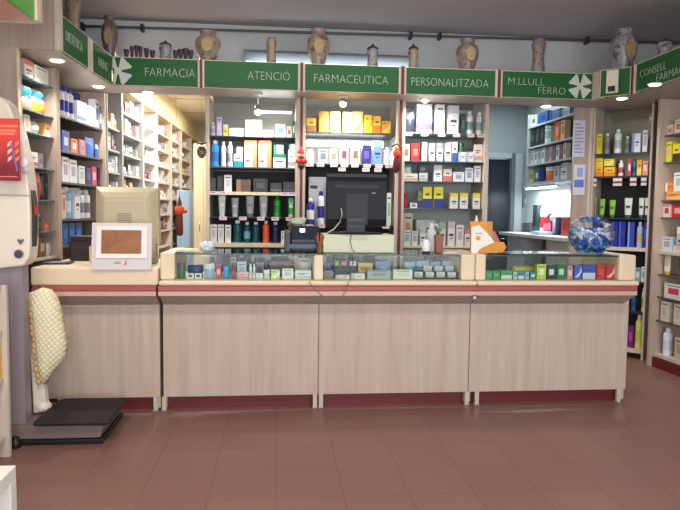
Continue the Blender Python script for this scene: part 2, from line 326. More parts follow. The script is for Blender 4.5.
# ------------------------------------------------------------ products
def carton(w, h, d, c1, c2, style=0):
    mb = MB(); a = M(c1, .42, noise=.05); b = M(c2, .42, noise=.05); ink = M((70, 70, 80), .5)
    mb.box(-w/2, w/2, 0, d, 0, h, a); e = -.0008; x = w/2
    def q(x0, x1, z0, z1, m): mb.box(x0, x1, e, .0, z0, z1, m)
    if style == 0: q(-x, x, h*.12, h*.34, b); q(-x*.7, x*.5, h*.62, h*.68, ink); q(-x*.7, x*.2, h*.52, h*.56, ink)
    elif style == 1: q(-x, x, h*.72, h, b); q(-x*.6, x*.6, h*.40, h*.50, ink); q(-x*.4, x*.4, h*.28, h*.32, ink)
    elif style == 2: q(-x*.55, x*.55, h*.3, h*.7, b); q(-x*.7, x*.7, h*.82, h*.87, ink)
    elif style == 3: q(-x, -x*.4, 0, h, b); q(-x*.2, x*.7, h*.5, h*.58, ink); q(-x*.2, x*.5, h*.36, h*.41, ink)
    elif style == 4:                                       # curved figure on the right side, band at the top
        q(-x, x, h*.86, h, b)
        mb.prism([(x*.25, 0), (x*.35, h*.3), (x*.2, h*.5), (x*.42, h*.85), (x, h*.85), (x, 0)], e, 0, M((214, 140, 84), .5)); q(-x*.8, -x*.1, h*.2, h*.26, ink); q(-x*.8, x*.0, h*.6, h*.66, b)
    elif style == 5: q(-x, x, 0, h*.45, b); q(-x*.5, x*.5, h*.6, h*.7, ink)
    elif style == 6: mb.prism([(-x, h*.15), (x*.3, h*.45), (x, h*.95), (x, h*.5), (0, h*.1)], e, 0, b); q(-x*.8, 0, h*.75, h*.82, ink)
    mb.box(-w/2, w/2, d*.48, d*.52, h, h+.0006, b)
    return mb
def bottle(w, h, d, c1, c2, style=0):
    r = w/2; sy = min(1, d/w); a = M(c1, .28, noise=.05); lb = M(c2, .4, noise=.05); hb = h*.86
    pr = [(r*.9, 0), (r, h*.02), (r, h*.2), (r*1.01, h*.2), (r*1.01, h*.55), (r, h*.55), (r, hb*.88), (r*.86, hb*.94), (r*.5, hb)]
    mb = MB(); mb.lathe(pr, a, 14, 0, r*sy, sy, mats=[a, a, lb, lb, lb, a, a, a])
    cp = MB(); cp.lathe([(r*.5, hb), (r*.56, hb+.002), (r*.54, h*.98), (r*.46, h)], M((236, 236, 236) if style != 1 else c2, .35), 12, 0, r*sy, 1)
    return mb, cp, 'cap'
def tubep(w, h, d, c1, c2, style=0):
    a = M(c1, .3, noise=.04); b = M(c2, .35); mb = MB(); n = 12; rings = []
    for k in range(6):
        f = k/5; z = h*(.16+.84*f); rx = w/2*(.82+.18*f); ry = min(w, d)/2*(1-f)*.8+.003
        rings += [(rx*math.cos(2*math.pi*i/n), d/2+ry*math.sin(2*math.pi*i/n), z) for i in range(n)]
    mb.add(rings, [(j*n+i, j*n+(i+1) % n, (j+1)*n+(i+1) % n, (j+1)*n+i) for j in range(5) for i in range(n)], a, True)
    mb.add(rings[-n:], [tuple(range(n))], a); mb.add(rings[:n], [tuple(range(n-1, -1, -1))], a)
    mb.box(-w*.26, w*.26, d/2-d*.42, d/2-d*.2, h*.5, h*.62, b)
    if style == 2: mb.prism([(-w*.3, h*.8), (0, h*.5), (w*.3, h*.8), (w*.16, h*.8), (0, h*.62), (-w*.16, h*.8)], d*.12, d*.45, WHITE)
    cp = MB(); cp.lathe([(w*.33, 0), (w*.36, .004), (w*.34, h*.15), (w*.3, h*.165)], b, 12, 0, d/2, min(1, d/w))
    return mb, cp, 'cap'
def jarp(w, h, d, c1, c2, style=0):
    r = w/2; mb = MB(); mb.lathe([(r*.9, 0), (r, h*.05), (r, h*.65), (r*.9, h*.7)], M(c1, .3), 14, 0, r)
    cp = MB(); cp.lathe([(r*1.02, h*.7), (r*1.02, h*.97), (r*.95, h)], M(c2, .35), 14, 0, r); return mb, cp, 'lid'
def pouch(w, h, d, c1, c2, style=0):
    a = M(c1, .3, noise=.08, scale=60, bump=.3); b = M(c2, .35); mb = MB(); nx, nz = 6, 7
    for sgn in (-1, 1):
        v = []
        for j in range(nz):
            for i in range(nx):
                u, q = i/(nx-1), j/(nz-1); bul = (math.sin(math.pi*u)*math.sin(math.pi*min(1, q*.9+.08)))**.5 if 0 < i < nx-1 else 0
                v.append(((u-.5)*w*(1-.06*math.sin(q*7)), d/2+sgn*(d/2*bul+.0006), q*h*(1-.03*math.sin(u*5))))
        fs = [(j*nx+i, j*nx+i+1, (j+1)*nx+i+1, (j+1)*nx+i) for j in range(nz-1) for i in range(nx-1)]
        if sgn > 0: fs = [f[::-1] for f in fs]
        k0 = len(fs)//3
        mb.add(v, fs[:k0*2-(k0*2) % (nx-1)], a, True); mb.add(v, fs[k0*2-(k0*2) % (nx-1):], b, True)
    return mb
KN = {'box': ('medicine_box', 'box'), 'bot': ('bottle', 'bottle'), 'tub': ('cream_tube', 'tube'), 'jar': ('cream_jar', 'jar'), 'bag': ('product_pouch', 'pouch')}
MK = {'box': carton, 'bot': bottle, 'tub': tubep, 'jar': jarp, 'bag': pouch}
CN = {}
ALL = []
def product(kind, w, h, d, c1, c2, style, x, y, z, rz, label, group, seed=0):
    q = lambda v: round(v, 3); key = (kind, q(w), q(h), q(d), tuple(c1), tuple(c2), style)
    if key not in CN:
        r = MK[kind](w, h, d, c1, c2, style)
        CN[key] = (r.mesh(KN[kind][0]), None, None) if isinstance(r, MB) else (r[0].mesh(KN[kind][0]), r[1].mesh(r[2]), r[2])
    a, b, nm = CN[key]
    o = single(KN[kind][0], a, label, KN[kind][1], (x, y, z), rz, group)
    if b: part(nm, b, o)
    ALL.append(o); return o
LIM = {}; LZ = {}
ORD = ['first', 'second', 'third', 'fourth', 'fifth', 'sixth', 'seventh', 'eighth', 'ninth', 'tenth', 'eleventh', 'twelfth']
def row(fr, off, z, items, place, group, d=.09, lim=None):
    lim = lim or LIM.get(id(fr))
    seen = {}
    for it in items: seen[it[6]] = seen.get(it[6], 0)+1
    cnt = {}
    for it in items:
        kind, a, b, top, c1, c2, desc = it[:7]; ex = it[7] if len(it) > 7 else {}
        st = ex.get('s', 0); zz = ex.get('z', z); of = off+ex.get('o', 0)
        s0, _ = fr.hit(a, top, of); s1, zt = fr.hit(b, top, of); s0z = fr.hit((a+b)/2, top, of)[1]
        if lim: s0 = max(s0, lim[0]); s1 = min(s1, lim[1])
        if lim: s0z = min([s0z, lim[2]]+[q-.03-.004 for q in LZ.get(id(fr), []) if q > zz+.03])
        wd = (s1-s0)*.95; h = max(.015, s0z-zz); dd = ex.get('d', min(d, max(.03, wd*.75)) if kind == 'box' else (min(wd, .1) if kind in ('bot', 'jar') else .04))
        x, y = fr.pt((s0+s1)/2, of)
        if kind in('bot', 'jar'): dd = min(wd, .09)
        lab = desc+' '+place
        if seen[desc] > 1:
            k = cnt.get(desc, 0); cnt[desc] = k+1; lab = desc+' '+place+', '+ORD[k]+' from the left'
        product(kind, wd, h, dd, c1, c2, st, x, y, zz+.0005, fr.a, lab, group)
def shelfunit(name, label, fr, s0, s1, z0, z1, depth, shelves, side=ASHD, back=None, th=.02, glass=False, backs=None, tagsc=None, cat='shelving unit', setback=.02, group=None):
    x, y = fr.pt((s0+s1)/2, 0); t = thing(name, label, cat, (x, y, 0), fr.a, group); L = (s1-s0)/2
    for sg, nm in ((-1, 'side_panel'), (1, 'side_panel')):
        mb = MB(); mb.box(sg*L, sg*(L-th), 0, depth, z0, z1, side); part(nm, mb, t, bv=.002)
    mb = MB()
    if backs:
        for a, b, m_ in backs: mb.box(-L+th, L-th, depth-.012, depth, a, b, m_)
    else: mb.box(-L+th, L-th, depth-.012, depth, z0, z1, back or side)
    part('back_panel', mb, t)
    for sh in shelves:
        zz, m_, thk = sh[0], sh[1], sh[2]
        mb = MB(); mb.box(-L+th+.001, L-th-.001, setback, depth-.013, zz-thk, zz, m_); part('shelf', mb, t, bv=.001)
    return t
def tags(fr, off, z, pxs, place, m_=TAG, h=.035, w=.07, py=165):
    for k, px in enumerate(pxs):
        s, _ = fr.hit(px, py, off); x, y = fr.pt(s, off-.004)
        mb = MB(); mb.box(-w/2, w/2, 0, .003, -h, -.002, m_); mb.box(-w*.4, w*.2, -.0006, 0, -h*.5, -h*.35, M((160, 60, 110), .5))
        single('price_tag', mb, 'pinkish white price tag on the '+place+', '+ORD[k]+' from the left', 'price tag', (x, y, z), fr.a, 'price tags on the shelf edges')
# ------------------------------------------------------------ the three back bays
FB = Frame((0, 5.95), 0)
def zat(fr, px, py, off=.03): return fr.hit(px, py, off)[1]
W_, G_, B_ = (232, 232, 228), (60, 140, 90), (60, 90, 180)
P1 = M((146, 142, 132), .6, noise=.03); P1D = M((30, 28, 30), .6)
GS = M((60, 84, 84), .15); CR = M((222, 210, 176), .4)
def post(px0, px1, label):
    a, b = atY(px0, 170, 5.95)[0], atY(px1, 170, 5.95)[0]; wd = b-a
    t = thing('shelf_post', label, 'post', ((a+b)/2, 5.9, 0), 0, 'upright posts between the shelf bays')
    mb = MB(); mb.box(-wd/2, wd/2, 0, .04, 0, ZB, PALE); part('upright', mb, t, bv=.002)
    mb = MB(); mb.box(-wd*.17, wd*.17, -.008, 0, 0.1, ZB-.0, MAROON); part('maroon_stripe', mb, t)
post(297, 305, 'pale post with maroon stripe between the first and second shelf bays'); post(394.5, 403.5, 'pale post with maroon stripe between the second and third shelf bays')
bay = {}
for k, (a, b, sh, nm, bk) in enumerate((
    (205, 299.5, [(136.5, GS, .008), (167, GS, .012), (192, CR, .03), (217, DARK, .012), (243, CR, .04)], 'shelving bay under the ATENCIÓ sign with a dark lower back', 1),
    (302, 399, [(132.5, M((60, 58, 56), .4), .02), (164, GS, .012), (225, DARK, .015), (243, CR, .03)], 'shelving bay under the FARMACÈUTICA sign behind the monitor', 2),
    (400, 488, [(133.5, GS, .014), (161.5, GS, .01), (181.5, GS, .008), (208.5, GS, .008), (246, CR, .02)], 'brightly lit shelving bay under the PERSONALITZADA sign', 3))):
    s0, s1 = FB.hit(a, 170)[0], FB.hit(b, 170)[0]; px = (a+b)/2
    z = [zat(FB, px, y) for y, _, _ in sh]; bay[k] = z
    zs = [(zz, m_, th) for zz, (_, m_, th) in zip(z, sh)]+[(.12, CR, .02), (.6, CR, .02)]
    if bk == 1: backs = [(z[1]-.02, ZB, P1), (.1, z[1]-.02, P1D)]
    elif bk == 2: backs = [(z[1], ZB, P1), (.1, z[1], P1D)]
    else: backs = [(.1, ZB, M((176, 184, 178), .5, noise=.04))]
    shelfunit('shelving_bay', nm, FB, s0+.004, s1-.004, .0, ZB, .42, zs, side=PALE, backs=backs, group='back shelf bays', th=.035 if k != 1 else .02)
BX = {k: (FB.hit(a, 170)[0]+.041, FB.hit(b, 170)[0]-.041, ZB-.01) for k, (a, b) in enumerate(((205, 299.5), (302, 399), (400, 488)))}
G1 = 'products in the ATENCIÓ bay'; G2 = 'products in the FARMACÈUTICA bay'; G3 = 'products in the PERSONALITZADA bay'
pl = lambda s, bay_: 'on the %s shelf under %s' % (s, bay_)
LIM[id(FB)] = BX[0]; LZ[id(FB)] = bay[0]; z  = bay[0]
row(FB, .06, z[0], [('bot', 209, 215.5, 122, (206, 200, 226), (170, 160, 210), 'pale lilac bottle'), ('box', 216.5, 222, 117, (200, 180, 230), (236, 230, 244), 'lilac upright box', {'s': 2}), ('box', 223.3, 228, 124.5, (228, 214, 60), W_, 'small yellow box', {'s': 1}),
  ('box', 229, 244, 128.3, (238, 236, 214), (230, 150, 120), 'low white and yellow box', {'s': 0}), ('box', 245, 262, 120, (246, 246, 238), (226, 226, 220), 'big plain white box', {'s': 2}), ('box', 263, 273.5, 130.5, (205, 225, 238), (120, 180, 220), 'low pale blue box'),
  ('box', 275, 285.5, 124, (214, 222, 238), (110, 140, 210), 'white box with a blue panel', {'s': 2}), ('box', 287, 291.5, 126.5, (238, 230, 224), (210, 70, 60), 'tiny white and red box', {'s': 2}), ('box', 292.3, 296.5, 121, (30, 120, 84), (220, 230, 220), 'slim dark green box', {'s': 2})], pl('top', 'ATENCIÓ'), G1)
row(FB, .05, z[1], [('bot', 210, 219.5, 140, (40, 130, 190), (24, 90, 160), 'bright blue bottle'), ('bot', 220.5, 226, 141.5, (232, 234, 238), (206, 210, 220), 'slim white bottle'), ('bot', 227, 233, 141.5, (220, 222, 228), (150, 150, 165), 'slim grey and white bottle'),
  ('box', 233.5, 243, 154, (228, 236, 236), (20, 140, 160), 'white box with a teal lower half', {'s': 5}), ('box', 244, 257.3, 139, (240, 220, 208), (236, 110, 70), 'orange topped leg picture box', {'s': 4}), ('box', 258.3, 271.7, 139, (240, 220, 208), (236, 110, 70), 'orange topped leg picture box', {'s': 4}),
  ('box', 273, 286, 154, (226, 232, 226), (24, 120, 84), 'white box with a dark green top', {'s': 1}), ('box', 288, 296.7, 150, (230, 226, 226), (170, 150, 160), 'pale box with grey print', {'s': 0})], pl('second', 'ATENCIÓ'), G1)
for a, b, y0, y1, c1, c2, ds in ((234, 243, 154, 147, (234, 234, 206), (60, 60, 60), 'low cream box lying on the teal and white box'), (273.5, 283.5, 154, 145, (240, 240, 236), (40, 150, 120), 'flat white box lying on the dark green topped box'), (289, 296.5, 150, 144.5, (220, 238, 236), (40, 160, 150), 'flat white and teal box lying on the pale printed box')):
    zz = zat(FB, (a+b)/2, y0, .05)+.001; row(FB, .05, zz, [('box', a, b, y1, c1, c2, ds, {'s': 3})], 'under the ATENCIÓ sign', G1)
row(FB, .06, z[2], [('box', 210, 216, 178, (40, 36, 40), (60, 50, 60), 'narrow black box', {'s': 2}), ('box', 217, 223, 176, (34, 32, 36), (60, 40, 50), 'black upright box', {'s': 2}), ('box', 224, 231.8, 175, (228, 226, 228), (190, 190, 196), 'upright plain white box', {'s': 2}), ('box', 236, 251, 179.5, (92, 70, 50), (140, 112, 80), 'brown cardboard box', {'s': 3}), ('box', 253, 268, 178.5, (30, 30, 32), (70, 70, 72), 'black case with a grey badge', {'s': 2}), ('box', 270, 282, 183, (34, 34, 38), (90, 90, 90), 'low black packet', {'s': 0}), ('box', 283, 296, 182, (30, 30, 34), (60, 60, 62), 'long black packet', {'s': 0})], pl('third', 'ATENCIÓ'), G1)
row(FB, .05, z[3], [('tub', 218, 225.8, 194.5, (204, 206, 198), (228, 228, 228), 'tall pale grey tube', {'s': 1}), ('tub', 231, 239, 198, (150, 154, 160), (200, 200, 205), 'grey tube'), ('tub', 245.5, 254.5, 196, (150, 156, 164), (110, 110, 118), 'grey tube'), ('tub', 259, 268, 196, (160, 166, 174), (200, 200, 205), 'grey tube'), ('bot', 273.5, 281, 195, (24, 160, 60), (16, 130, 50), 'bright green bottle', {'s': 1}), ('tub', 287.5, 295.5, 198, (30, 160, 70), (230, 232, 230), 'green tube with a white V mark', {'s': 2})], pl('fourth', 'ATENCIÓ'), G1)
row(FB, .05, z[4], [('box', 210, 217, 224.5, (226, 226, 226), (200, 200, 200), 'white upright box', {'s': 2}), ('box', 217.6, 224, 224.5, (226, 226, 226), (200, 200, 200), 'white upright box', {'s': 2}), ('box', 225, 231, 225, (226, 226, 226), (200, 200, 200), 'white upright box', {'s': 2}),
  ('bot', 232.5, 242, 219, (10, 84, 90), (8, 70, 76), 'wide dark teal bottle with white cap'), ('bot', 243, 250.7, 222, (14, 74, 92), (110, 170, 190), 'dark teal bottle with a round mark'), ('bot', 251.5, 260, 222, (12, 66, 84), (10, 60, 78), 'plain dark teal bottle'), ('bot', 262.5, 269.5, 216, (240, 100, 40), (236, 90, 34), 'orange bottle'), ('bot', 271.5, 279.5, 222, (20, 30, 80), (16, 22, 66), 'navy bottle with white cap'), ('box', 281, 284.5, 231, (232, 232, 232), (180, 180, 190), 'very small white box', {'s': 2}), ('bot', 288, 296, 224, (170, 190, 150), (100, 120, 90), 'greenish bottle behind the printer')], 'on the lowest shelf under ATENCIÓ', G1)
tags(FB, .02, z[2]+.004, (213.5, 224, 285.5, 293), 'third shelf under ATENCIÓ'); tags(FB, .02, z[3]+.004, (223, 243, 261, 275.5, 290), 'fourth shelf under ATENCIÓ')
LIM[id(FB)] = BX[1]; LZ[id(FB)] = bay[1]; z  = bay[1]
O1, O2, O3 = (244, 150, 20), (250, 200, 40), (250, 236, 190)
row(FB, .07, z[0], [('box', 306, 316.5, 118, (210, 150, 30), (120, 90, 30), 'dull orange box at the shadowed end', {'s': 5}), ('box', 319, 329, 111.5, (240, 160, 60), (246, 120, 30), 'tall orange box with a red stripe', {'s': 3}), ('box', 330, 340.5, 111.5, (250, 210, 70), (190, 200, 60), 'tall yellow box with green print', {'s': 3}), ('box', 343, 352, 112, (250, 232, 170), (244, 160, 60), 'pale yellow tall box', {'s': 2}), ('box', 352.5, 363.5, 111.5, (250, 234, 160), (240, 170, 50), 'pale yellow wide box', {'s': 6}), ('box', 364.3, 372.7, 115, O2, O1, 'yellow box with an orange swoosh', {'s': 6}), ('box', 373.4, 381, 116, O2, (240, 120, 20), 'yellow and orange box', {'s': 5}), ('box', 381.7, 391, 121, (246, 180, 40), (250, 220, 90), 'low orange box', {'s': 6})], pl('top', 'FARMACÈUTICA'), G2)
row(FB, .05, z[1], [('bot', 306, 314.5, 149, (214, 222, 216), (230, 234, 230), 'white bottle'), ('box', 318.5, 328, 149, (160, 168, 174), (110, 120, 130), 'grey box with a dark band', {'s': 2}), ('box', 330, 338, 149, (206, 196, 176), (150, 134, 110), 'beige box', {'s': 2}), ('box', 340.3, 348.5, 145, (222, 170, 190), (120, 60, 80), 'pink box with a dark band', {'s': 2}), ('box', 351.5, 360, 145, (196, 186, 160), (110, 96, 76), 'tall khaki box', {'s': 2}), ('box', 362, 371.5, 145, (38, 36, 104), (90, 80, 170), 'navy blue box', {'s': 2}), ('box', 373, 382.3, 140.5, (120, 158, 214), (160, 190, 230), 'tall sky blue box', {'s': 1}), ('bot', 384, 391.5, 147, (222, 226, 226), (240, 240, 240), 'slim white bottle')], pl('second', 'FARMACÈUTICA'), G2)
row(FB, .05, z[2], [('bot', 306.5, 315, 198, (36, 46, 140), (220, 224, 232), 'navy bottle with a white band'), ('bot', 317.5, 325, 191, (226, 228, 234), (36, 40, 130), 'white bottle with a blue cap', {'s': 1}), ('box', 308.5, 326.5, 177, (220, 226, 228), (190, 196, 220), 'wide tall white box', {'s': 6, 'o': .13}), ('box', 328, 338, 186, (170, 180, 190), (90, 100, 120), 'grey box hidden by the monitor', {'s': 1}), ('box', 387, 391.5, 193, (218, 222, 216), (140, 180, 150), 'slim white and green box beside the post', {'s': 2})], pl('third', 'FARMACÈUTICA'), G2)
row(FB, .05, z[3], [('box', 384.5, 390.5, 234, (150, 30, 40), (200, 90, 90), 'dark red box', {'s': 2}), ('box', 306, 318, 232, (120, 100, 60), (60, 50, 40), 'brown carton', {'s': 3}), ('jar', 372, 381, 234, (150, 190, 150), (220, 230, 220), 'pale green jar')], 'on the lowest shelf under FARMACÈUTICA', G2)
tags(FB, .02, z[1]+.004, (310, 320.5, 334, 344.5, 355, 367, 379, 389), 'second shelf under FARMACÈUTICA'); tags(FB, .02, z[1]-.035, (342, 366, 378), 'strip just above the black monitor'); tags(FB, .02, z[2]+.004, (310, 322, 387), 'third shelf under FARMACÈUTICA')
striplight(FB, 306, 384, 143, .24, 'bright white tube light behind the boxes under the FARMACÈUTICA sign', 5, .03)
striplight(FB, 256, 292.5, 112, .3, 'slim white tube light at the back above the ATENCIÓ bay boxes', 1, .009)
LIM[id(FB)] = BX[2]; LZ[id(FB)] = bay[2]; z  = bay[2]; GY = (206, 212, 212)
row(FB, .06, z[0], [('bag', 404.5, 415, 112, (40, 44, 60), (70, 80, 110), 'dark upright pouch'), ('box', 417, 432.5, 104, (238, 228, 240), (150, 70, 170), 'white box with purple stripes', {'s': 0}), ('box', 436, 445, 103.5, (244, 244, 242), (214, 214, 214), 'tall plain white box', {'s': 2}), ('box', 448.5, 459.3, 105.5, (244, 244, 244), (210, 214, 220), 'tall plain white wide box', {'s': 1}), ('box', 461, 466, 114, (50, 70, 76), (90, 110, 110), 'slim dark teal box', {'s': 2}), ('bot', 467, 474.5, 111, (236, 238, 238), (120, 150, 150), 'white bottle with grey label'), ('bot', 477, 484, 112, (206, 212, 210), (120, 150, 150), 'grey bottle')], pl('top', 'PERSONALITZADA'), G3)
row(FB, .05, z[1], [('box', 402.5, 409.8, 144, (222, 224, 224), (180, 90, 90), 'white box with red print', {'s': 2}), ('box', 411, 420, 143.5, (176, 46, 46), (214, 120, 110), 'red box', {'s': 2}), ('box', 422, 427.4, 142, (238, 240, 240), (200, 206, 206), 'slim bright white box', {'s': 2}), ('box', 429, 435.5, 143, GY, (150, 160, 165), 'slim grey box', {'s': 1}), ('box', 437, 443.5, 143, GY, (150, 160, 165), 'slim grey box', {'s': 1}), ('box', 445, 451.7, 142, (216, 216, 222), (190, 170, 190), 'pale mauve box', {'s': 1}), ('box', 452.4, 457.7, 142, (232, 234, 238), (60, 90, 180), 'white box with a blue foot', {'s': 5}), ('box', 458.4, 466, 152, (224, 226, 228), (190, 190, 200), 'low white box', {'s': 3}), ('box', 466.6, 474, 152, (224, 226, 228), (190, 190, 200), 'low white box', {'s': 3}), ('box', 474.6, 483, 144.5, (230, 214, 208), (216, 150, 140), 'pale pink box', {'s': 0})], pl('second', 'PERSONALITZADA'), G3)
zz = zat(FB, 462, 152, .05)+.001; row(FB, .055, zz, [('jar', 459, 465, 143, (60, 110, 70), (50, 80, 60), 'small dark green jar standing on a low white box')], 'under the PERSONALITZADA sign', G3)
row(FB, .05, z[2], [('box', 403.5, 418, 173.5, (206, 206, 196), (200, 130, 110), 'long low beige box with red print', {'s': 0}), ('box', 419, 428, 173, (190, 204, 200), (140, 160, 160), 'low grey green box', {'s': 0}), ('box', 434, 442.6, 163, (232, 234, 236), (200, 204, 210), 'upright white box', {'s': 1}), ('box', 443.4, 452, 169, (226, 214, 212), (206, 110, 100), 'white box with a pink patch', {'s': 5}), ('box', 453, 464.6, 172, (224, 228, 232), (150, 160, 180), 'low white box with blue grey print', {'s': 2}), ('box', 465.4, 473.5, 168, (222, 226, 232), (140, 150, 170), 'small white box with blue grey print', {'s': 2}), ('box', 474.3, 481, 166, (222, 222, 226), (180, 180, 190), 'small pale box at the right end', {'s': 2})], pl('third', 'PERSONALITZADA'), G3)
zz = zat(FB, 411, 173.5, .05)+.001; row(FB, .055, zz, [('bag', 404, 412, 164, (200, 210, 210), (120, 140, 150), 'small grey packet lying on the long beige box'), ('box', 418.5, 427.5, 162.5, (44, 56, 62), (120, 130, 130), 'black box standing on the low grey green box', {'s': 2})], 'under the PERSONALITZADA sign', G3)
zz = zat(FB, 456, 172, .05)+.001; row(FB, .055, zz, [('box', 453.5, 460, 167.5, (60, 44, 48), (90, 70, 70), 'tiny dark box on top of the low white box', {'s': 2})], 'under the PERSONALITZADA sign', G3)
row(FB, .05, z[3], [('jar', 404.5, 408, 193, (170, 30, 50), (150, 26, 40), 'small red jar'), ('box', 410, 417.4, 203, (226, 228, 232), (100, 110, 130), 'tiny white box', {'s': 2}), ('box', 418, 422.5, 191, (130, 130, 50), (30, 40, 90), 'dim olive and navy box', {'s': 5}), ('box', 423, 432.2, 187, (226, 214, 50), (26, 36, 130), 'tall yellow and navy box', {'s': 5}), ('box', 434, 443.5, 187, (226, 214, 50), (26, 36, 130), 'tall yellow and navy box', {'s': 5}), ('box', 450, 458.4, 193, (222, 222, 212), (226, 212, 50), 'yellow topped white box', {'s': 1}), ('box', 460, 468.4, 193, (222, 222, 212), (226, 212, 50), 'yellow topped white box', {'s': 1}), ('box', 473, 480.5, 193, (222, 222, 212), (226, 212, 50), 'yellow topped white box', {'s': 1})], pl('fourth', 'PERSONALITZADA'), G3)
row(FB, .05, z[4], [('box', 403.5, 411, 230, (200, 206, 204), (150, 160, 160), 'grey white carton', {'s': 2}), ('box', 411.6, 418, 231, (200, 206, 204), (150, 160, 160), 'grey white carton', {'s': 2}), ('box', 420, 426, 228, (214, 218, 220), (170, 176, 180), 'pale grey carton', {'s': 1}), ('box', 439, 446, 222, (206, 208, 206), (170, 170, 170), 'slender light grey carton', {'s': 1}), ('box', 448, 455.3, 221.5, (224, 222, 216), (196, 190, 190), 'slender white carton', {'s': 1}), ('box', 456.3, 464, 225, (222, 220, 218), (180, 176, 180), 'upright white carton', {'s': 2}), ('box', 464.8, 471, 229, (216, 206, 208), (210, 110, 120), 'white carton with a pink top', {'s': 1})], 'on the lowest shelf under PERSONALITZADA', G3)
row(FB, .2, z[4], [('box', 403.5, 413, 213, (222, 214, 190), (230, 140, 60), 'white and orange box at the back', {'s': 2}), ('box', 416, 436, 220, (198, 208, 202), (170, 180, 176), 'wide grey box at the back', {'s': 0})], 'of the lowest shelf under the PERSONALITZADA sign', G3)
tags(FB, .02, z[0]+.004, (408, 424, 441, 456, 470, 480), 'top shelf under PERSONALITZADA')
# ------------------------------------------------------------ left shelving
def side_unit_hits(fr, a, b): return fr.hit(a, 200)[0], fr.hit(b, 200)[0]
FL = Frame((-1.72, 4.44), 84.3)
GLS = M((86, 104, 108), .15)
s1 = FL.hit(60, 200)[0]; s2 = FL.hit(107, 200)[0]
LIM[id(FL)] = None
zl = [zat(FL, 45, y, .02) for y in (84, 114.5, 135.5, 168.5, 200, 231.5)]+[1.035]
shelfunit('shelving_unit', 'narrow ash shelving unit with glass shelves beside the white weighing machine', FL, .0, s1-.004, 1.015, ZB, .36, [(q, GLS, .01) for q in zl[:-1]]+[(zl[-1], PALE, .02)], side=ASHD, group='left wall shelving', th=.03)
zm = [zat(FL, 85, y, .02) for y in (123, 155, 184, 218.5, 243)]
shelfunit('shelving_unit', 'wide ash shelving unit left of the back room, with blue products', FL, s1+.0, s2, .0, ZB, .42, [(q, M((54, 60, 68), .3), .018) for q in zm]+[(.6, PALE, .02)], side=ASHD, back=M((110, 104, 98), .6), group='left wall shelving', th=.03)
# side panel facing the shop below the bulkhead end
mb = MB(); mb.box(XL, -1.72, 4.395, 4.43, 0, ZB, ASHD); mb.box(-1.735, -1.715, 4.40, 4.436, 1.02, ZB, CREAM); struct('wall_shelf_end', mb)
GL = 'products on the left shelving'
LIM[id(FL)] = (.033, s1-.037, ZB-.005); LZ[id(FL)] = zl
pn = lambda k: 'on the %s narrow left shelf' % k
row(FL, .05, zl[0], [('box', 24, 33, 60, (238, 226, 216), (226, 120, 110), 'white box with a red print', {'s': 1}), ('box', 34, 51, 68, (238, 238, 230), (220, 220, 214), 'wide white box', {'s': 2})], pn('top'), GL)
row(FL, .05, zl[1], [('bag', 24, 35.5, 97, (226, 190, 160), (240, 240, 240), 'white and orange packet', {'d': .1}), ('bag', 37, 49, 98, (230, 150, 60), (226, 200, 190), 'orange picture packet', {'d': .1})], pn('second'), GL)
zz = zat(FL, 35, 98, .05); 
row(FL, .06, zz, [('bag', 24, 35.5, 83, (60, 176, 214), (236, 240, 244), 'blue and white nappy packet on the orange and white one', {'d': .12}), ('bag', 36.5, 48.5, 86.5, (70, 170, 220), (236, 240, 246), 'blue and white nappy packet on the orange picture packet', {'d': .12})], 'in the narrow left unit', GL)
row(FL, .05, zl[2], [('box', 24, 30, 112, (222, 214, 196), (190, 150, 140), 'cream box', {'s': 2}), ('bag', 31, 43, 121, (238, 240, 226), (226, 230, 220), 'white bag', {'d': .1}), ('box', 44.8, 51.5, 124, (236, 170, 90), (244, 236, 220), 'orange and white box', {'s': 5})], pn('third'), GL)
row(FL, .05, zl[3], [('box', 29, 38, 152, (226, 222, 216), (180, 90, 140), 'white box with a purple foot', {'s': 0}), ('box', 39, 43, 154, (150, 150, 160), (100, 100, 116), 'small grey box', {'s': 2})], pn('fourth'), GL)
row(FL, .05, zl[4], [('bag', 36, 44, 171, (186, 90, 60), (206, 130, 100), 'rust coloured bag', {'d': .08}), ('jar', 44.5, 50, 173, (44, 44, 52), (34, 34, 40), 'black tin')], pn('fifth'), GL)
row(FL, .05, zl[5], [('bot', 38.5, 43, 214, (70, 56, 52), (120, 100, 90), 'dark brown bottle'), ('box', 44, 49, 222, (210, 120, 84), (220, 160, 130), 'small terracotta box', {'s': 2})], pn('sixth'), GL)
row(FL, .05, zl[6], [('box', 38.5, 46, 238, (120, 84, 56), (196, 170, 140), 'brown box', {'s': 2}), ('bag', 46.5, 53, 243, (214, 210, 210), (226, 226, 226), 'crumpled white bag')], 'on the bottom narrow left shelf', GL)
LIM[id(FL)] = (s1+.033, s2-.033, ZB-.005); LZ[id(FL)] = zm
pw = lambda k: 'on the %s wide left shelf' % k
row(FL, .05, zm[0], [('bot', 61.5, 65.7, 86, (234, 234, 240), (40, 50, 160), 'blue capped white bottle', {'s': 1}), ('bot', 66, 70.2, 87, (234, 234, 240), (40, 50, 160), 'blue capped white bottle', {'s': 1}), ('bot', 70.6, 75, 89, (234, 234, 240), (40, 50, 160), 'blue capped white bottle', {'s': 1}), ('box', 77, 86, 102, (238, 238, 242), (70, 90, 190), 'white box with blue print', {'s': 0}), ('box', 87, 94, 107, (236, 236, 236), (200, 200, 206), 'plain white box', {'s': 2}), ('box', 95, 99.3, 100, (220, 220, 226), (120, 130, 150), 'tall pale box', {'s': 2}), ('bot', 100, 104, 102, (60, 90, 120), (190, 210, 210), 'blue grey bottle')], pw('top'), GL)
row(FL, .22, zm[0], [('box', 77, 85, 95, (60, 80, 170), (220, 224, 236), 'blue box behind the white one', {'s': 2})], pw('top'), GL)
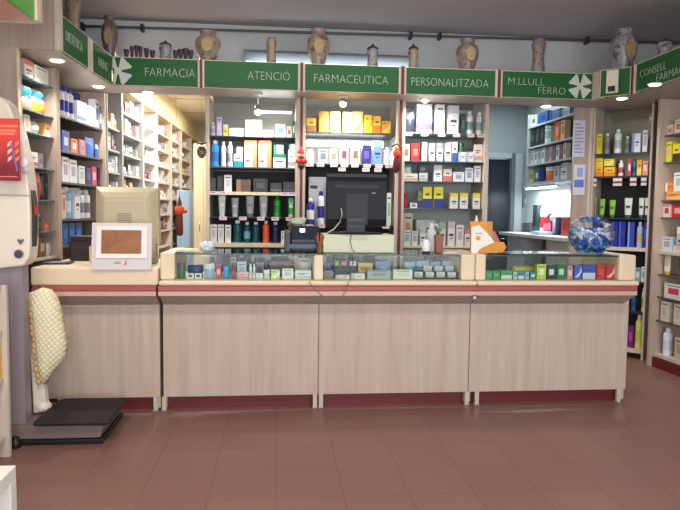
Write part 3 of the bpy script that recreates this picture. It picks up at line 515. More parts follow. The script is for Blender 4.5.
row(FL, .05, zm[1], [('box', 62, 69.5, 131, (50, 80, 170), (190, 200, 230), 'tall blue box', {'s': 2}), ('box', 71, 77.5, 139, (226, 120, 60), (236, 226, 226), 'orange and white box', {'s': 2}), ('box', 79, 85.3, 140, (222, 120, 90), (110, 110, 190), 'orange and violet box', {'s': 3}), ('bag', 87, 96, 138, (60, 110, 200), (90, 130, 210), 'shiny blue bag'), ('bag', 97, 104.5, 145, (70, 116, 200), (200, 214, 236), 'small blue and white bag')], pw('second'), GL)
row(FL, .05, zm[2], [('box', 62, 69, 157, (226, 224, 228), (180, 160, 190), 'big white box', {'s': 2}), ('box', 69.6, 77, 160, (226, 224, 228), (180, 160, 190), 'big white box', {'s': 2}), ('box', 79, 85, 166, (206, 214, 214), (170, 180, 186), 'upright grey white box', {'s': 2}), ('box', 86, 91.3, 168, (40, 34, 84), (90, 80, 140), 'navy box', {'s': 2}), ('box', 92, 96.7, 167, (214, 80, 110), (240, 190, 200), 'crimson box', {'s': 2}), ('box', 97.5, 104.5, 168, (34, 34, 90), (90, 90, 160), 'navy box', {'s': 0})], pw('third'), GL)
row(FL, .05, zm[3], [('box', 61.5, 66, 189, (214, 190, 186), (190, 120, 110), 'pinkish box', {'s': 2}), ('bot', 67, 73, 187, (120, 180, 206), (190, 220, 230), 'light blue bottle'), ('box', 74.5, 80, 188, (216, 220, 226), (150, 170, 190), 'tall white and grey box', {'s': 1}), ('bot', 81, 86, 190, (222, 222, 226), (120, 120, 136), 'white bottle with grey label'), ('bot', 87, 92, 190, (222, 222, 226), (120, 120, 136), 'white bottle with grey label')], pw('fourth'), GL)
row(FL, .05, zm[4], [('box', 62, 68, 221, (10, 80, 160), (40, 120, 200), 'strong blue box', {'s': 2}), ('box', 68.6, 75, 221, (10, 80, 160), (40, 120, 200), 'strong blue box', {'s': 2}), ('box', 75.6, 82, 221, (10, 80, 160), (40, 120, 200), 'strong blue box', {'s': 2})], 'on the bottom wide left shelf', GL)
# storage modules of the back room
FM = Frame((-1.575, 6.0), 88.5)
ps = (108, 123.5, 144, 158, 172, 182, 192); SN = ['first', 'second', 'third', 'fourth', 'fifth', 'sixth']
PAL = [((222, 220, 214), (150, 150, 160)), ((196, 196, 196), (120, 120, 130)), ((226, 226, 226), (190, 80, 70)), ((210, 214, 220), (70, 90, 150)), ((170, 150, 140), (110, 70, 70)), ((150, 160, 170), (70, 90, 110)), ((224, 216, 196), (200, 160, 60)), ((226, 226, 226), (60, 130, 90)), ((120, 60, 70), (190, 150, 150)), ((206, 170, 130), (236, 226, 200))]
PNM = ['white and grey', 'grey', 'white and red', 'white and blue', 'brown', 'slate', 'cream and mustard', 'white and green', 'maroon', 'tan']
for k in range(6):
    a, b = FM.hit(ps[k], 200)[0], FM.hit(ps[k+1], 200)[0]
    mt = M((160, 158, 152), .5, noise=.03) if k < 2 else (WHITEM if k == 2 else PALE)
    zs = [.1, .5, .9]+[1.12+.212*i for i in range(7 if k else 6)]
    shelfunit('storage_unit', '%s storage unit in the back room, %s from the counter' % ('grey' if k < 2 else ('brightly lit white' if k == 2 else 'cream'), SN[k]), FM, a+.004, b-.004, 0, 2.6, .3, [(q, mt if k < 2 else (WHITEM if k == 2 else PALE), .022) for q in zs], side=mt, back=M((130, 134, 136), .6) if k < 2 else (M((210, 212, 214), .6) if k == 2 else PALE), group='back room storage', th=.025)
    L = b-a-.07
    for j, q in enumerate(zs[3:]):
        n_ = 4 if k < 4 else 3; x = a+.05; names = {}
        for i in range(n_):
            c = R_.randrange(10); wd = L/n_*R_.uniform(.55, .9); h = R_.uniform(.06, .16); kd = R_.choice(['box', 'box', 'box', 'bot', 'tub'])
            h = round(h*50)/50; wd = min(.16, max(.05, round(wd*50)/50))
            sz = 'tall' if h > .11 else 'short'
            nm_ = '%s %s %s' % (sz, PNM[c], {'box': 'box', 'bot': 'bottle', 'tub': 'tube'}[kd]); names[nm_] = names.get(nm_, 0)+1
            suf = ('', ', further right', ', third from left', ', fourth from left')[names[nm_]-1]
            px_, py_ = FM.pt(x+wd/2, .04)
            if kd != 'box': wd = min(wd, .08)
            if not (k == 2 and j >= 5):
                product(kd, wd, h, .06, PAL[c][0], PAL[c][1], i % 4 if kd == 'box' else 0, px_, py_, q+.0005, FM.a, '%s, %s shelf up, %s back room unit%s' % (nm_, SN[j] if j < 6 else 'seventh', SN[k], suf), 'products in the back room')
            x += L/n_
a = FM.hit(108, 200)[0]; b = FM.hit(192, 200)[0]
mb = MB(); p, q = FM.pt(a, 0), FM.pt(b+.6, 0)
mb.prism([(p[0], p[1]), (q[0], q[1]), (q[0]-.3, q[1]), (p[0]-.3, p[1])], 2.605, 2.9, M((226, 208, 168), .6), 'z'); struct('wall_storage_bulkhead', mb)
# refrigerator and end cupboard
t = thing('refrigerator', 'tall pale blue refrigerator standing at the end of the back room aisle', 'refrigerator', (0, 0, 0))
a = atY(176.5, 190, 9.2); b = atY(190, 190, 9.2); LB = M((176, 204, 226), .35)
mb = MB(); mb.box(a[0], b[0], 9.22, 9.8, 0, a[2], LB); part('cabinet', mb, t, bv=.01)
mb = MB(); mb.box(a[0]+.002, b[0]-.002, 9.19, 9.218, .08, a[2]-.005, LB); dd_ = part('door', mb, t, bv=.006)
mb = MB(); mb.box(a[0]+.02, a[0]+.035, 9.165, 9.19, 1.1, 1.5, WHITE); part('handle', mb, dd_)
a = atY(193, 150, 8.8); b = atY(206, 150, 8.8)
t = thing('cupboard', 'tall cream cupboard beyond the hanging pine cone wreath', 'cupboard', (0, 0, 0)); CC = wood('cream_cupboard', (196, 182, 146), (216, 202, 168), .5, (20, 20, 1))
mb = MB(); mb.box(a[0], b[0]+.1, 8.82, 9.15, 0, 2.3, CC); part('carcass', mb, t, bv=.004)
for i in range(2):
    x0 = a[0]+.006+i*(b[0]+.1-a[0])/2; mb = MB(); mb.box(x0, x0+(b[0]+.1-a[0])/2-.01, 8.8, 8.818, .06, 2.28, CC); d_ = part('door', mb, t, bv=.003)
    mb = MB(); mb.tube([(x0+(.03 if i else .08), 8.795, 1.1), (x0+(.03 if i else .08), 8.795, 1.25)], .006, CHROME); part('handle', mb, d_)
# ------------------------------------------------------------ right corner unit, papered panel, right wall unit
mb = MB(); x0, x1 = atY(573, 170, 6.0)[0], atY(590, 170, 6.0)[0]; mb.box(x0, x1, 6.0, 6.03, 0, ZB, ASHD); mb.box(x1-.025, x1+.004, 5.985, 6.02, 0, ZB, PALE); struct('wall_papered', mb)
def paper(px0, px1, y0, y1, label, fn):
    a = atY(px0, y0, 5.99); b = atY(px1, y1, 5.99); mb = MB(); mb.box(a[0], b[0], 5.994, 5.998, b[2], a[2], M((206, 204, 218), .6, noise=.02)); fn(mb, a, b); single('notice', mb, label, 'notice', group='paper notices on the ash panel')
def lines(mb, a, b):
    w_ = b[0]-a[0]; h_ = a[2]-b[2]
    for i in range(9): mb.box(a[0]+w_*.15, a[0]+w_*(.85 if i % 3 else .6), 5.9925, 5.994, a[2]-h_*(.1+.095*i), a[2]-h_*(.125+.095*i), M((120, 124, 160), .6))
def bluep(mb, a, b):
    w_ = b[0]-a[0]; h_ = a[2]-b[2]; mb.box(a[0]+w_*.1, b[0]-w_*.1, 5.9925, 5.994, b[2]+h_*.25, b[2]+h_*.5, M((100, 112, 200), .6)); mb.box(a[0]+w_*.3, b[0]-w_*.2, 5.9925, 5.994, b[2]+h_*.6, a[2]-h_*.1, M((150, 160, 220), .6))
paper(573.8, 584.5, 120, 157, 'tall white printed notice, upper one on the ash panel', lines); paper(574, 584.5, 164.5, 195, 'white notice with blue blocks, lower one on the ash panel', bluep)
FC = Frame((3.105, 6.0), math.degrees(math.atan2(-.37, .385)))
sc = FC.hit(650, 200)[0]
zc = [zat(FC, 620, y, .03) for y in (153, 176, 218, 247)]
shelfunit('corner_shelving', 'corner shelving unit with mirror back above the navy boxes on the right', FC, 0, sc, 0, ZB, .3, [(zc[0], M((50, 74, 70), .15), .012), (zc[1], DARK, .02), (zc[2], DARK, .014), (zc[3], PALE, .035), (zat(FC, 640, 282, .03), DARK, .02), (zat(FC, 640, 312, .03), DARK, .02), (.1, PALE, .04)], side=PALE, backs=[(zc[1], ZB, M((150, 146, 136), .12, .7)), (.05, zc[1], P1D)], th=.018)
LIM[id(FC)] = (.022, sc-.022, ZB-.005); LZ[id(FC)] = zc+[zat(FC, 640, 282, .03), zat(FC, 640, 312, .03)]
GR = 'products in the right corner unit'; pc = lambda k: 'on the %s right corner shelf' % k
YB = (236, 212, 50)
row(FC, .06, zc[0], [('box', 591, 602.5, 134, YB, (200, 180, 40), 'yellow box', {'s': 2}), ('bot', 604, 610, 133, (140, 140, 140), (110, 110, 112), 'grey bottle'), ('bot', 614, 621.5, 129, (236, 238, 242), (180, 180, 200), 'tall white bottle'), ('bot', 624, 630, 136, (120, 126, 130), (90, 96, 100), 'short dark grey bottle'), ('box', 632, 641, 133.5, (226, 232, 244), (120, 150, 200), 'white and blue box', {'s': 3}), ('box', 643, 648, 130, (232, 234, 240), (190, 190, 200), 'plain white box', {'s': 2})], pc('top'), GR)
row(FC, .06, zc[1], [('box', 591, 603, 166.5, (240, 180, 40), (236, 130, 30), 'yellow box with orange foot', {'s': 5}), ('box', 604, 615, 167, (240, 190, 50), (236, 140, 30), 'yellow box with orange foot', {'s': 5}), ('bot', 618, 623.5, 160, (230, 232, 236), (190, 80, 90), 'white and red bottle'), ('box', 628, 631.7, 159, (210, 60, 110), (240, 230, 236), 'slim magenta box', {'s': 2}), ('bot', 632, 636.5, 159, (30, 130, 70), (30, 50, 140), 'green bottle with a blue cap', {'s': 1}), ('box', 637.3, 642, 160, (240, 170, 60), (246, 220, 90), 'yellow and orange slim box', {'s': 5}), ('box', 642.7, 648.5, 161, (236, 160, 130), (240, 220, 210), 'salmon box', {'s': 2})], pc('second'), GR)
zz = zat(FC, 597, 166.5, .06)+.001; row(FC, .06, zz, [('box', 591, 603, 158.5, (238, 216, 60), (240, 190, 50), 'yellow box stacked on another', {'s': 0}), ('box', 604, 614.5, 159, (238, 216, 60), (230, 226, 200), 'yellow box stacked on another', {'s': 6})], pc('second'), GR)
zt_ = zat(FC, 620, 195.5, .03)
row(FC, .07, zc[2], [('tub', 590.5, 596, 198, (130, 180, 70), (60, 100, 50), 'leaf green tube'), ('tub', 599, 605, 199, (130, 180, 70), (60, 100, 50), 'leaf green tube'), ('tub', 609, 615.5, 200, (130, 180, 70), (60, 100, 50), 'leaf green tube'), ('tub', 624, 632.5, 198, (206, 216, 206), (30, 90, 90), 'teal capped white tube'), ('tub', 638.5, 644.3, 198, (206, 216, 206), (30, 90, 90), 'teal capped white tube'), ('tub', 644.6, 649.5, 198, (206, 216, 206), (30, 90, 90), 'teal capped white tube')], pc('third'), GR)
for i, (a, b) in enumerate(((590, 596.5), (613, 622), (630, 636.5), (641, 646.5))):
    s0, s1_ = FC.hit(a, 188, .03)[0], FC.hit(b, 188, .03)[0]; x, y = FC.pt((s0+s1_)/2, .03); wd = s1_-s0; zz = zc[1]-.02
    mb = MB(); mb.box(-wd/2, wd/2, -.012, -.008, -.075, -.0, M((212, 206, 206), .5)); mb.box(-wd/2, wd/2, -.0135, -.012, -.05, -.03, M((150, 50, 56) if i < 3 else (90, 100, 100), .5)); mb.box(-wd/2, wd/2, -.008, .0, -.006, 0, M((200, 200, 200)))
    single('shelf_talker', mb, 'white shelf card over the tubes at the right corner, %s from the left' % ORD[i], 'shelf card', (x, y, zz-.001), FC.a, 'shelf cards in the corner unit')
NB = (24, 36, 150)
row(FC, .05, zc[3], [('box', 592, 601, 221, NB, (60, 90, 200), 'navy box behind the glass bowl', {'s': 2}), ('box', 602, 611, 221, NB, (60, 90, 200), 'navy box just right of the glass bowl', {'s': 2}), ('box', 611.8, 618.5, 221, NB, (60, 90, 200), 'plain navy box', {'s': 3}), ('box', 619.2, 626, 221, NB, (60, 90, 200), 'plain navy box', {'s': 3}), ('box', 628, 635, 222, (40, 64, 170), (120, 150, 220), 'mid blue box', {'s': 3}), ('bot', 636.5, 643, 222, (150, 180, 214), (180, 160, 130), 'light blue and beige bottle'), ('box', 644, 649.3, 221, NB, (60, 90, 200), 'end navy box', {'s': 2})], 'on the pale right corner shelf', GR)
za, zb_ = zat(FC, 640, 282, .03), zat(FC, 640, 312, .03)
row(FC, .05, za, [('box', 635, 641, 268, (120, 160, 170), (200, 214, 214), 'grey teal box', {'s': 2}), ('box', 641.5, 649, 267, (214, 220, 214), (120, 150, 150), 'white and teal box', {'s': 2})], 'just under the pale right corner shelf', GR)
row(FC, .05, zb_, [('bot', 631, 636, 294, (30, 90, 150), (30, 60, 120), 'blue bottle'), ('bot', 642, 648.5, 288, (214, 226, 206), (120, 170, 90), 'white and green bottle')], 'on the second lowest right corner shelf', GR)
row(FC, .05, .1, [('bot', 635, 643, 312, (214, 214, 100), (190, 200, 80), 'yellow green bottle'), ('box', 628, 634, 326, (120, 30, 110), (180, 70, 150), 'purple carton', {'s': 2}), ('bot', 644.5, 649, 322, (30, 100, 160), (60, 150, 120), 'blue bottle')], 'on the bottom right corner shelf', GR)
FRW = Frame((3.43, 5.45), -88.0)
zr = [zat(FRW, 670, y, .03) for y in (134, 161.5, 200, 217.5, 252, 276, 299.5, 324)]
shelfunit('shelving_unit', 'tall ash shelving unit at the right edge with glass shelves', FRW, 0, 2.2, 0, ZB, .42, [(q, M((84, 74, 66), .3) if i != 4 else PALE, .012 if i != 4 else .03) for i, q in enumerate(zr)]+[(.125, PALE, .03)], side=ASH, back=M((196, 184, 172), .5), th=.035, setback=.05)
mb = MB(); mb.box(.036, 2.16, .03, .05, 0, .09, MAROON); o = part('kick_board', mb, bpy.data.objects[[x.name for x in C.objects if x.name.startswith('shelving_unit')][-1]])
o.location.x = -1.1
LIM[id(FRW)] = (.037, 2.16, ZB-.005); LZ[id(FRW)] = zr
GW2 = 'products in the right wall unit'; pr = lambda k: 'on the %s shelf at the right edge' % k
row(FRW, .07, zr[0], [('box', 666, 673, 125, (226, 190, 180), (236, 226, 220), 'pale pink box', {'s': 1}), ('box', 675, 682, 119.5, (234, 234, 230), (220, 120, 80), 'white box with orange print', {'s': 2}), ('box', 684, 692, 120, W_, B_, 'white and blue box')], pr('top'), GW2)
row(FRW, .07, zr[1], [('box', 664, 672, 142, (214, 220, 50), (220, 170, 140), 'lime yellow box', {'s': 2}), ('box', 673, 681, 144, (236, 216, 40), (60, 40, 60), 'bright yellow box', {'s': 5}), ('box', 682, 692, 142, W_, B_, 'white and blue box')], pr('second'), GW2)
row(FRW, .07, zr[2], [('box', 666, 684, 191.5, (236, 160, 80), (240, 190, 120), 'long orange box', {'s': 0})], pr('third'), GW2)
zz = zat(FRW, 675, 191.5, .07)+.001; row(FRW, .07, zz, [('box', 665.5, 672.5, 182.5, (236, 140, 50), (240, 226, 210), 'short orange box resting on the long one', {'s': 3}), ('box', 674, 684, 172.5, (222, 226, 222), (150, 190, 180), 'white box resting on the long orange one', {'s': 2})], pr('third'), GW2)
row(FRW, .07, zr[3], [('box', 662, 671, 203.5, (226, 200, 190), (180, 50, 60), 'pale box with a red band', {'s': 2}), ('box', 672, 684, 204, (190, 36, 48), (226, 150, 150), 'red box', {'s': 2})], pr('fourth'), GW2)
row(FRW, .07, zr[4], [('box', 660, 672.5, 237, (214, 214, 216), (160, 164, 190), 'wide white box', {'s': 2}), ('box', 674, 676.6, 238, (60, 150, 220), (220, 220, 230), 'slim blue box', {'s': 5}), ('box', 677.2, 685, 227, (236, 180, 160), (240, 220, 210), 'peach box', {'s': 1})], pr('fifth'), GW2)
row(FRW, .07, zr[5], [('tub', 662.5, 669.5, 255, (226, 216, 200), (220, 190, 40), 'white and yellow tube'), ('box', 679, 686, 258, (80, 70, 60), (120, 100, 90), 'dark box')], pr('sixth'), GW2)
row(FRW, .07, zr[6], [('box', 664, 684, 284, (222, 216, 210), (200, 60, 80), 'white box with red flowers', {'s': 2})], pr('seventh'), GW2)
row(FRW, .07, zr[7], [('box', 661, 668.5, 301, (214, 206, 190), (190, 180, 160), 'cream upright box', {'s': 2}), ('box', 674, 682, 303, (214, 206, 190), (190, 180, 160), 'cream upright box', {'s': 2})], pr('eighth'), GW2)
row(FRW, .07, .125, [('bot', 661.5, 667.5, 328, (232, 234, 240), (210, 214, 226), 'white bottle'), ('box', 675, 683, 338, (206, 190, 160), (180, 160, 130), 'beige carton', {'s': 2})], 'on the bottom board at the right edge', GW2)
# ------------------------------------------------------------ back office furniture
FO = Frame((OX-.28, 8.2), -90)
s0 = FO.hit(527, 150)[0]; s1 = FO.hit(573, 150)[0]+.1
LS = M((176, 186, 184), .5)
zo = [zat(FO, 545, y, .0) for y in (122, 143.5, 162, 181)]
shelfunit('bookcase', 'pale grey wall bookcase of files in the office behind the M.LLULL FERRO sign', FO, s0, s1, zo[3]-.03, 2.62, .27, [(q, LS, .02) for q in zo[:3]]+[(zo[3], LS, .03)], side=LS, back=M((90, 104, 108), .6), setback=0)
LIM[id(FO)] = (s0+.022, s1-.022, 2.6); LZ[id(FO)] = zo
GO = 'files and books in the office bookcase'; po = lambda k: 'on the %s office bookcase shelf' % k
row(FO, .03, zo[0], [('box', 530, 537, 108, (200, 206, 200), (90, 90, 90), 'pale file box', {'s': 2}), ('box', 538, 548, 112, (40, 80, 150), (20, 50, 100), 'blue folder', {'s': 2}), ('box', 549, 560, 110, (50, 96, 160), (20, 50, 100), 'blue stacked folder', {'s': 3}), ('box', 561, 570, 108, (130, 160, 170), (60, 90, 120), 'grey blue folder', {'s': 3})], po('top'), GO)
BK = (26, 26, 32)
row(FO, .03, zo[1], [('box', 530.5, 535.4, 118, BK, (70, 70, 70), 'black ring binder', {'s': 2}), ('box', 535.6, 540.4, 117, BK, (70, 70, 70), 'black ring binder', {'s': 2}), ('box', 540.6, 545, 116, BK, (70, 70, 70), 'black ring binder', {'s': 2}), ('box', 545.3, 547.6, 124, (206, 214, 206), (90, 120, 110), 'white booklet', {'s': 2}), ('box', 548, 551, 126, (170, 190, 176), (60, 100, 90), 'grey green booklet', {'s': 2}), ('box', 555, 560, 121, (220, 90, 40), (230, 160, 110), 'orange box', {'s': 2}), ('box', 561, 565, 120, (214, 190, 150), (150, 130, 100), 'tan book', {'s': 2})], po('second'), GO)
bc = [(222, 190, 200), (200, 206, 200), (160, 176, 190), (226, 222, 210), (120, 130, 150), (210, 150, 150), (90, 110, 100), (216, 216, 220), (150, 70, 70), (226, 214, 190)]
bn = ['pink', 'pale green', 'blue grey', 'ivory', 'slate', 'rose', 'dark green', 'white', 'brick red', 'cream']
row(FO, .03, zo[2], [('box', 531+i*3.6, 534+i*3.6, 147-i*.45+(i*7 % 3), bc[i % 10], (120, 110, 120), bn[i]+' upright book', {'s': 2}) for i in range(10)], po('third'), GO)
row(FO, .03, zo[3], [('box', 530, 533, 170, (200, 200, 120), (90, 90, 70), 'yellow green packet', {'s': 2}), ('box', 535, 539, 169, (70, 90, 150), (220, 220, 226), 'blue and white packet', {'s': 2}), ('jar', 543, 551, 167, (226, 120, 90), (226, 226, 220), 'terracotta pot with a white lid'), ('box', 554, 559, 166, (190, 196, 200), (130, 130, 150), 'grey packet', {'s': 2}), ('box', 561, 567, 163, (220, 224, 226), (170, 180, 190), 'white packet', {'s': 1})], po('lowest'), GO)
# desk
zd = atX(548, 236, 3.0)[2]; yd0, yd1 = 6.24, 8.15; xd0 = 2.95
t = thing('office_desk', 'white desk against the office wall under the bookcase', 'desk', (0, 0, 0))
mb = MB(); mb.box(xd0, OX-.012, yd0, yd1, zd-.04, zd, WHITE); part('desktop', mb, t, bv=.004)
for yy in (yd0+.02, yd1-.7): mb = MB(); mb.box(xd0+.05, OX-.02, yy, yy+.5, 0, zd-.042, M((206, 210, 208), .5)); part('pedestal', mb, t, bv=.003)
mb = MB(); mb.box(xd0+.3, OX-.02, yd0+.53, yd1-.71, .3, zd-.042, M((120, 124, 126), .5)); part('modesty_panel', mb, t)
mb = MB(); mb.box(-.45, .45, .0, .05, 0, .02, WHITE)
t = thing('strip_light', 'added strip light under the office bookcase brightening the wall over the desk', 'strip light', (OX-.2, 7.4, zo[3]-.055), -math.pi/2)  # added fitting, put in to brighten the pale wall under the bookcase
part('batten', mb, t); mb = MB(); mb.tube([(-.43, .025, -.01), (.43, .025, -.01)], .01, TUBE); part('tube', mb, t)
l = bpy.data.lights.new('strip', 'AREA'); l.shape = 'RECTANGLE'; l.size = .8; l.size_y = .05; l.energy = 6; l.color = (.88, .97, 1); o = bpy.data.objects.new('strip_beam', l); C.objects.link(o); o.parent = t; o.location = (0, .025, -.03)
sx_, _, sz_ = atY(525.5, 201, 8.29); mb = MB(); mb.box(-.04, .04, -.02, 0, -.09, .09, M((120, 126, 124), .5)); mb.box(-.015, .015, -.026, -.02, -.03, .03, WHITE)
single('wall_switch', mb, 'grey upright switch box on the wall beside the dark office door', 'switch', (sx_, 8.298, sz_))
# back office window
wy0, wy1 = 6.7, 7.25
mb = MB(); mb.box(OX-.02, OX, wy0, wy1, 1.28, 1.62, WHITE); wn = struct('window_1', mb, .003)
mb = MB(); mb.box(OX-.024, OX-.021, wy0+.03, wy1-.03, 1.31, 1.59, emit('lit_window', (225, 240, 255), 1.6)); part('window_pane', mb, wn)
FD = Frame((xd0+.12, 8.1), -90); GD = 'things on the office desk'
def dp(px, py): q = FD.hit(px, py, .0); return FD.pt(q[0], 0)
row(FD, .15, zd, [('box', 522, 531, 223, (90, 100, 100), (60, 66, 66), 'dark grey tray', {'s': 0}), ('box', 533, 537.5, 205, (50, 76, 80), (30, 50, 56), 'tall dark teal file', {'s': 2}), ('bot', 539, 542.5, 203, (226, 228, 230), (200, 60, 70), 'white spray bottle'), ('bot', 541.5, 547.5, 214, (206, 50, 70), (240, 120, 140), 'red bottle'), ('box', 555.5, 559, 217, (30, 34, 90), (60, 60, 120), 'navy packet', {'s': 2}), ('box', 561.5, 568.5, 217, (190, 70, 44), (150, 50, 34), 'brick red box', {'s': 2})], 'standing on the office desk', GD, d=.1)
s, zz = FD.hit(552, 210, .14); x, y = FD.pt(s, .14)
t = thing('microscope_lamp', 'black and white round desk lamp on the office desk', 'desk lamp', (x, y, zd), FD.a)
mb = MB(); mb.lathe([(.05, 0), (.05, .015), (.01, .02)], BLACK, 16); part('base', mb, t); mb = MB(); mb.tube([(0, 0, .01), (.01, .0, .12), (-.02, 0, .2)], .008, BLACK); part('arm', mb, t)
mb = MB(); mb.ball((-.03, 0, .21), .05, BLACK, sc=(1, .7, 1)); part('shade', mb, t); mb = MB(); mb.ball((.04, -.01, .2), .035, WHITE); part('reflector', mb, t, 'white reflector')
s, zz = FD.hit(541, 232, .02); x, y = FD.pt(s, .02)
mb = MB()
for i in range(7): mb.box(-.12+.005*i, .12-.004*i, -.09+.003*(i % 3), .09, .006*i, .006*i+.005, M((236, 238, 244) if i % 2 else (200, 214, 236), .6))
single('paper_stack', mb, 'untidy stack of white papers on the office desk', 'paper', (x, y, zd+.001), FD.a+.05)
# ------------------------------------------------------------ the counters
YP, YL, YG = 4.36, 4.2, 4.3
zLip0, zLip1 = .858, .894; zLedge = .927; zTop = 1.102
xs = {k: atY(k, 350, YP)[0] for k in (57, 158.5, 162, 315, 322, 465, 471, 474, 478, 627)}
LIPM = [(.0, CREAM)]
def rail(t, x0, x1):
    mb = MB(); mb.prism([(YL, zLip1), (YL-.006, zLip1-.008), (YL-.006, zLip0+.006), (YL, zLip0), (YL+.03, zLip0), (YL+.03, zLip1)], x0, x1, ROSE, 'x'); part('bumper_rail', mb, t, 'glossy rose red bumper strip')
    mb = MB(); mb.prism([(YL+.0, zLip0), (YL+.002, zLip0-.03), (YP, .745), (YP, zLip0)], x0+.004, x1-.004, ASHD, 'x'); part('rail_support', mb, t, bv=.003)
    mb = MB(); mb.box(x0, x1, YL-.004, YL-.0005, zLip0-.03, zLip0-.0005, M((206, 166, 150), .35)); part('lower_strip', mb, t, 'pale pink strip under the red bumper')
def foot(t, x, w_=.03):
    mb = MB(); mb.box(x-w_/2, x+w_/2, YP, YP+.03, 0, .1, M((196, 184, 166), .5)); mb.box(x-w_/2-.003, x+w_/2+.003, YP-.004, YP+.034, 0, .012, M((170, 158, 144), .5)); part('foot', mb, t, bv=.003)
def counter(label, x0, x1, glassposts, zl, name='shop_counter'):
    t = thing(name, label, 'counter', (0, 0, 0), 0, 'line of shop counters')
    mb = MB(); mb.box(x0, x1, YP, YP+.02, .1, zLip0-.002, ASH); part('front_panel', mb, t, bv=.002)
    mb = MB(); mb.box(x0+.02, x1-.02, YP+.06, YP+.08, 0, .1, MAROON); part('kick_board', mb, t, 'maroon kick board')
    for xx in (x0, x1-.02): mb = MB(); mb.box(xx, xx+.02, YP+.021, YP+.5, .02, zLedge-.03, ASH); part('side_panel', mb, t)
    return t
def case(t, x0, x1, posts):
    mb = MB(); mb.box(x0, x1, YL+.01, YG+.55, zLedge-.033, zLedge, CREAM); part('ledge', mb, t, bv=.012)
    mb = MB(); mb.box(x0+.02, x1-.02, YG+.5, YG+.52, zLedge, zTop-.01, GLASSG); part('rear_glass', mb, t)
    for a, b in posts:
        mb = MB(); mb.box(a, b, YG-.035, YG+.53, zLedge, zTop+(.008 if b-a > .07 else -.004), CREAM); part('display_post', mb, t, bv=.012)
    ed = []
    for (a, b), (c, d) in zip(posts[:-1], posts[1:]):
        mb = MB(); mb.box(b, c, YG, YG+.005, zLedge, zTop-.008, GLASS); part('front_glass', mb, t)
    mb = MB(); mb.box(posts[0][1] if posts[0][1]-posts[0][0] > .07 else posts[0][0], posts[-1][0], YG-.012, YG+.54, zTop-.006, zTop+.002, GLASSG)
    mb.box(posts[0][1], posts[-1][0], YG-.014, YG-.012, zTop-.007, zTop+.003, M((50, 66, 60), .2)); part('glass_top', mb, t)
JL, JR = atY(160.5, 266, YG)[0], atY(474, 266, YG)[0]
gx = lambda px: atY(px, 266, YG)[0]; lx = lambda px: atY(px, 290, YL)[0]
tc = counter('long ash fronted middle counter with a glass display case', JL+.003, JR-.002, None, 0)
rail(tc, JL+.002, JR-.001); case(tc, JL+.001, JR-.001, [(JL+.002, gx(175.5)), (gx(313.5), gx(323)), (gx(460), JR-.0015)])
for px in (164, 315, 321, 467): foot(tc, atY(px, 400, YP)[0])
mb = MB(); q = atY(318.5, 350, YP)[0]; mb.box(q-.004, q+.004, YP-.001, YP+.0005, .1, .77, M((120, 104, 92), .5)); part('panel_joint', mb, tc)
tr_ = counter('right hand ash fronted counter with glass display of boxes', JR+.003, xs[627], None, 0)
rail(tr_, JR+.001, lx(637)); case(tr_, JR+.001, gx(633.5), [(JR+.0015, gx(484.5)), (gx(617), gx(633.5))])
for px in (477, 619): foot(tr_, atY(px, 400, YP)[0])
tl = counter('left counter with plain cream worktop under the beige monitor', atY(33, 350, YP)[0], JL-.02, None, 0)
rail(tl, lx(33), JL-.012)
mb = MB(); mb.box(atY(32, 270, 4.25)[0], JL-.004, 4.22, 5.0, zLedge-.033, 1.012, CREAM); part('worktop', mb, tl, bv=.012)
foot(tl, atY(155.5, 400, YP)[0]); foot(tl, atY(60, 400, YP)[0])
mb = MB(); x_ = atY(472, 300, YL)[0]; mb.lathe([(.0, 0), (.016, .004), (.018, .02), (.01, .03)], CHROME, 12); 
o = single('lock_knob', mb, 'small round metal knob at the joint between the middle and right counters', 'knob', (x_+.01, YL-.0, zLip0-.04)); o.rotation_euler.x = math.pi/2
# ------------------------------------------------------------ display case contents
FG = Frame((0, YG+.03), 0); zl_ = zLedge+.001; GC = 'goods in the glass display'
pcs = 'in the left glass display'
row(FG, 0, zl_, [('bag', 177, 185, 263, (50, 110, 60), (90, 70, 90), 'dark green packet'), ('bag', 187, 203, 265, (28, 36, 90), (40, 50, 110), 'navy toiletry bag', {'o': .08}), ('box', 186.5, 194, 273.5, (226, 226, 220), (30, 30, 40), 'white box with a black square', {'s': 2}), ('box', 194.8, 201.5, 273.5, (226, 226, 220), (30, 30, 40), 'white box with a black square', {'s': 2}), ('bag', 204, 214.5, 264, (150, 186, 206), (206, 222, 230), 'light blue translucent packet'), ('box', 215.5, 221.5, 265, (190, 60, 80), (226, 180, 190), 'crimson packet', {'s': 2}), ('jar', 222.5, 229.5, 266.5, (40, 150, 220), (60, 170, 230), 'bright blue round pot'), ('box', 231, 235.8, 268, (110, 40, 50), (160, 80, 80), 'dark red box', {'s': 2}), ('box', 237, 246.5, 262, (190, 200, 208), (150, 170, 180), 'grey white box', {'s': 2, 'o': .06}),
 ('box', 238, 248, 272, (226, 190, 196), (226, 120, 130), 'low pink and white box', {'s': 0}), ('bot', 249, 252, 264, (220, 226, 230), (200, 210, 220), 'tiny white bottle'), ('bot', 252.7, 255.5, 264, (220, 226, 230), (200, 210, 220), 'tiny white bottle'), ('box', 256, 263, 273.5, (228, 234, 232), (180, 200, 190), 'low white box with grey print', {'s': 0}), ('bag', 263.5, 270, 270, (206, 220, 214), (226, 234, 232), 'silvery packet'), ('box', 271, 280, 270, (190, 226, 130), (226, 240, 226), 'lime green box', {'s': 6}), ('box', 282, 293.5, 269, (222, 230, 222), (180, 200, 190), 'pale mint box', {'s': 2}), ('box', 295, 311.5, 270.5, (216, 226, 222), (190, 206, 200), 'wide pale mint box', {'s': 0})], pcs, GC, d=.06)
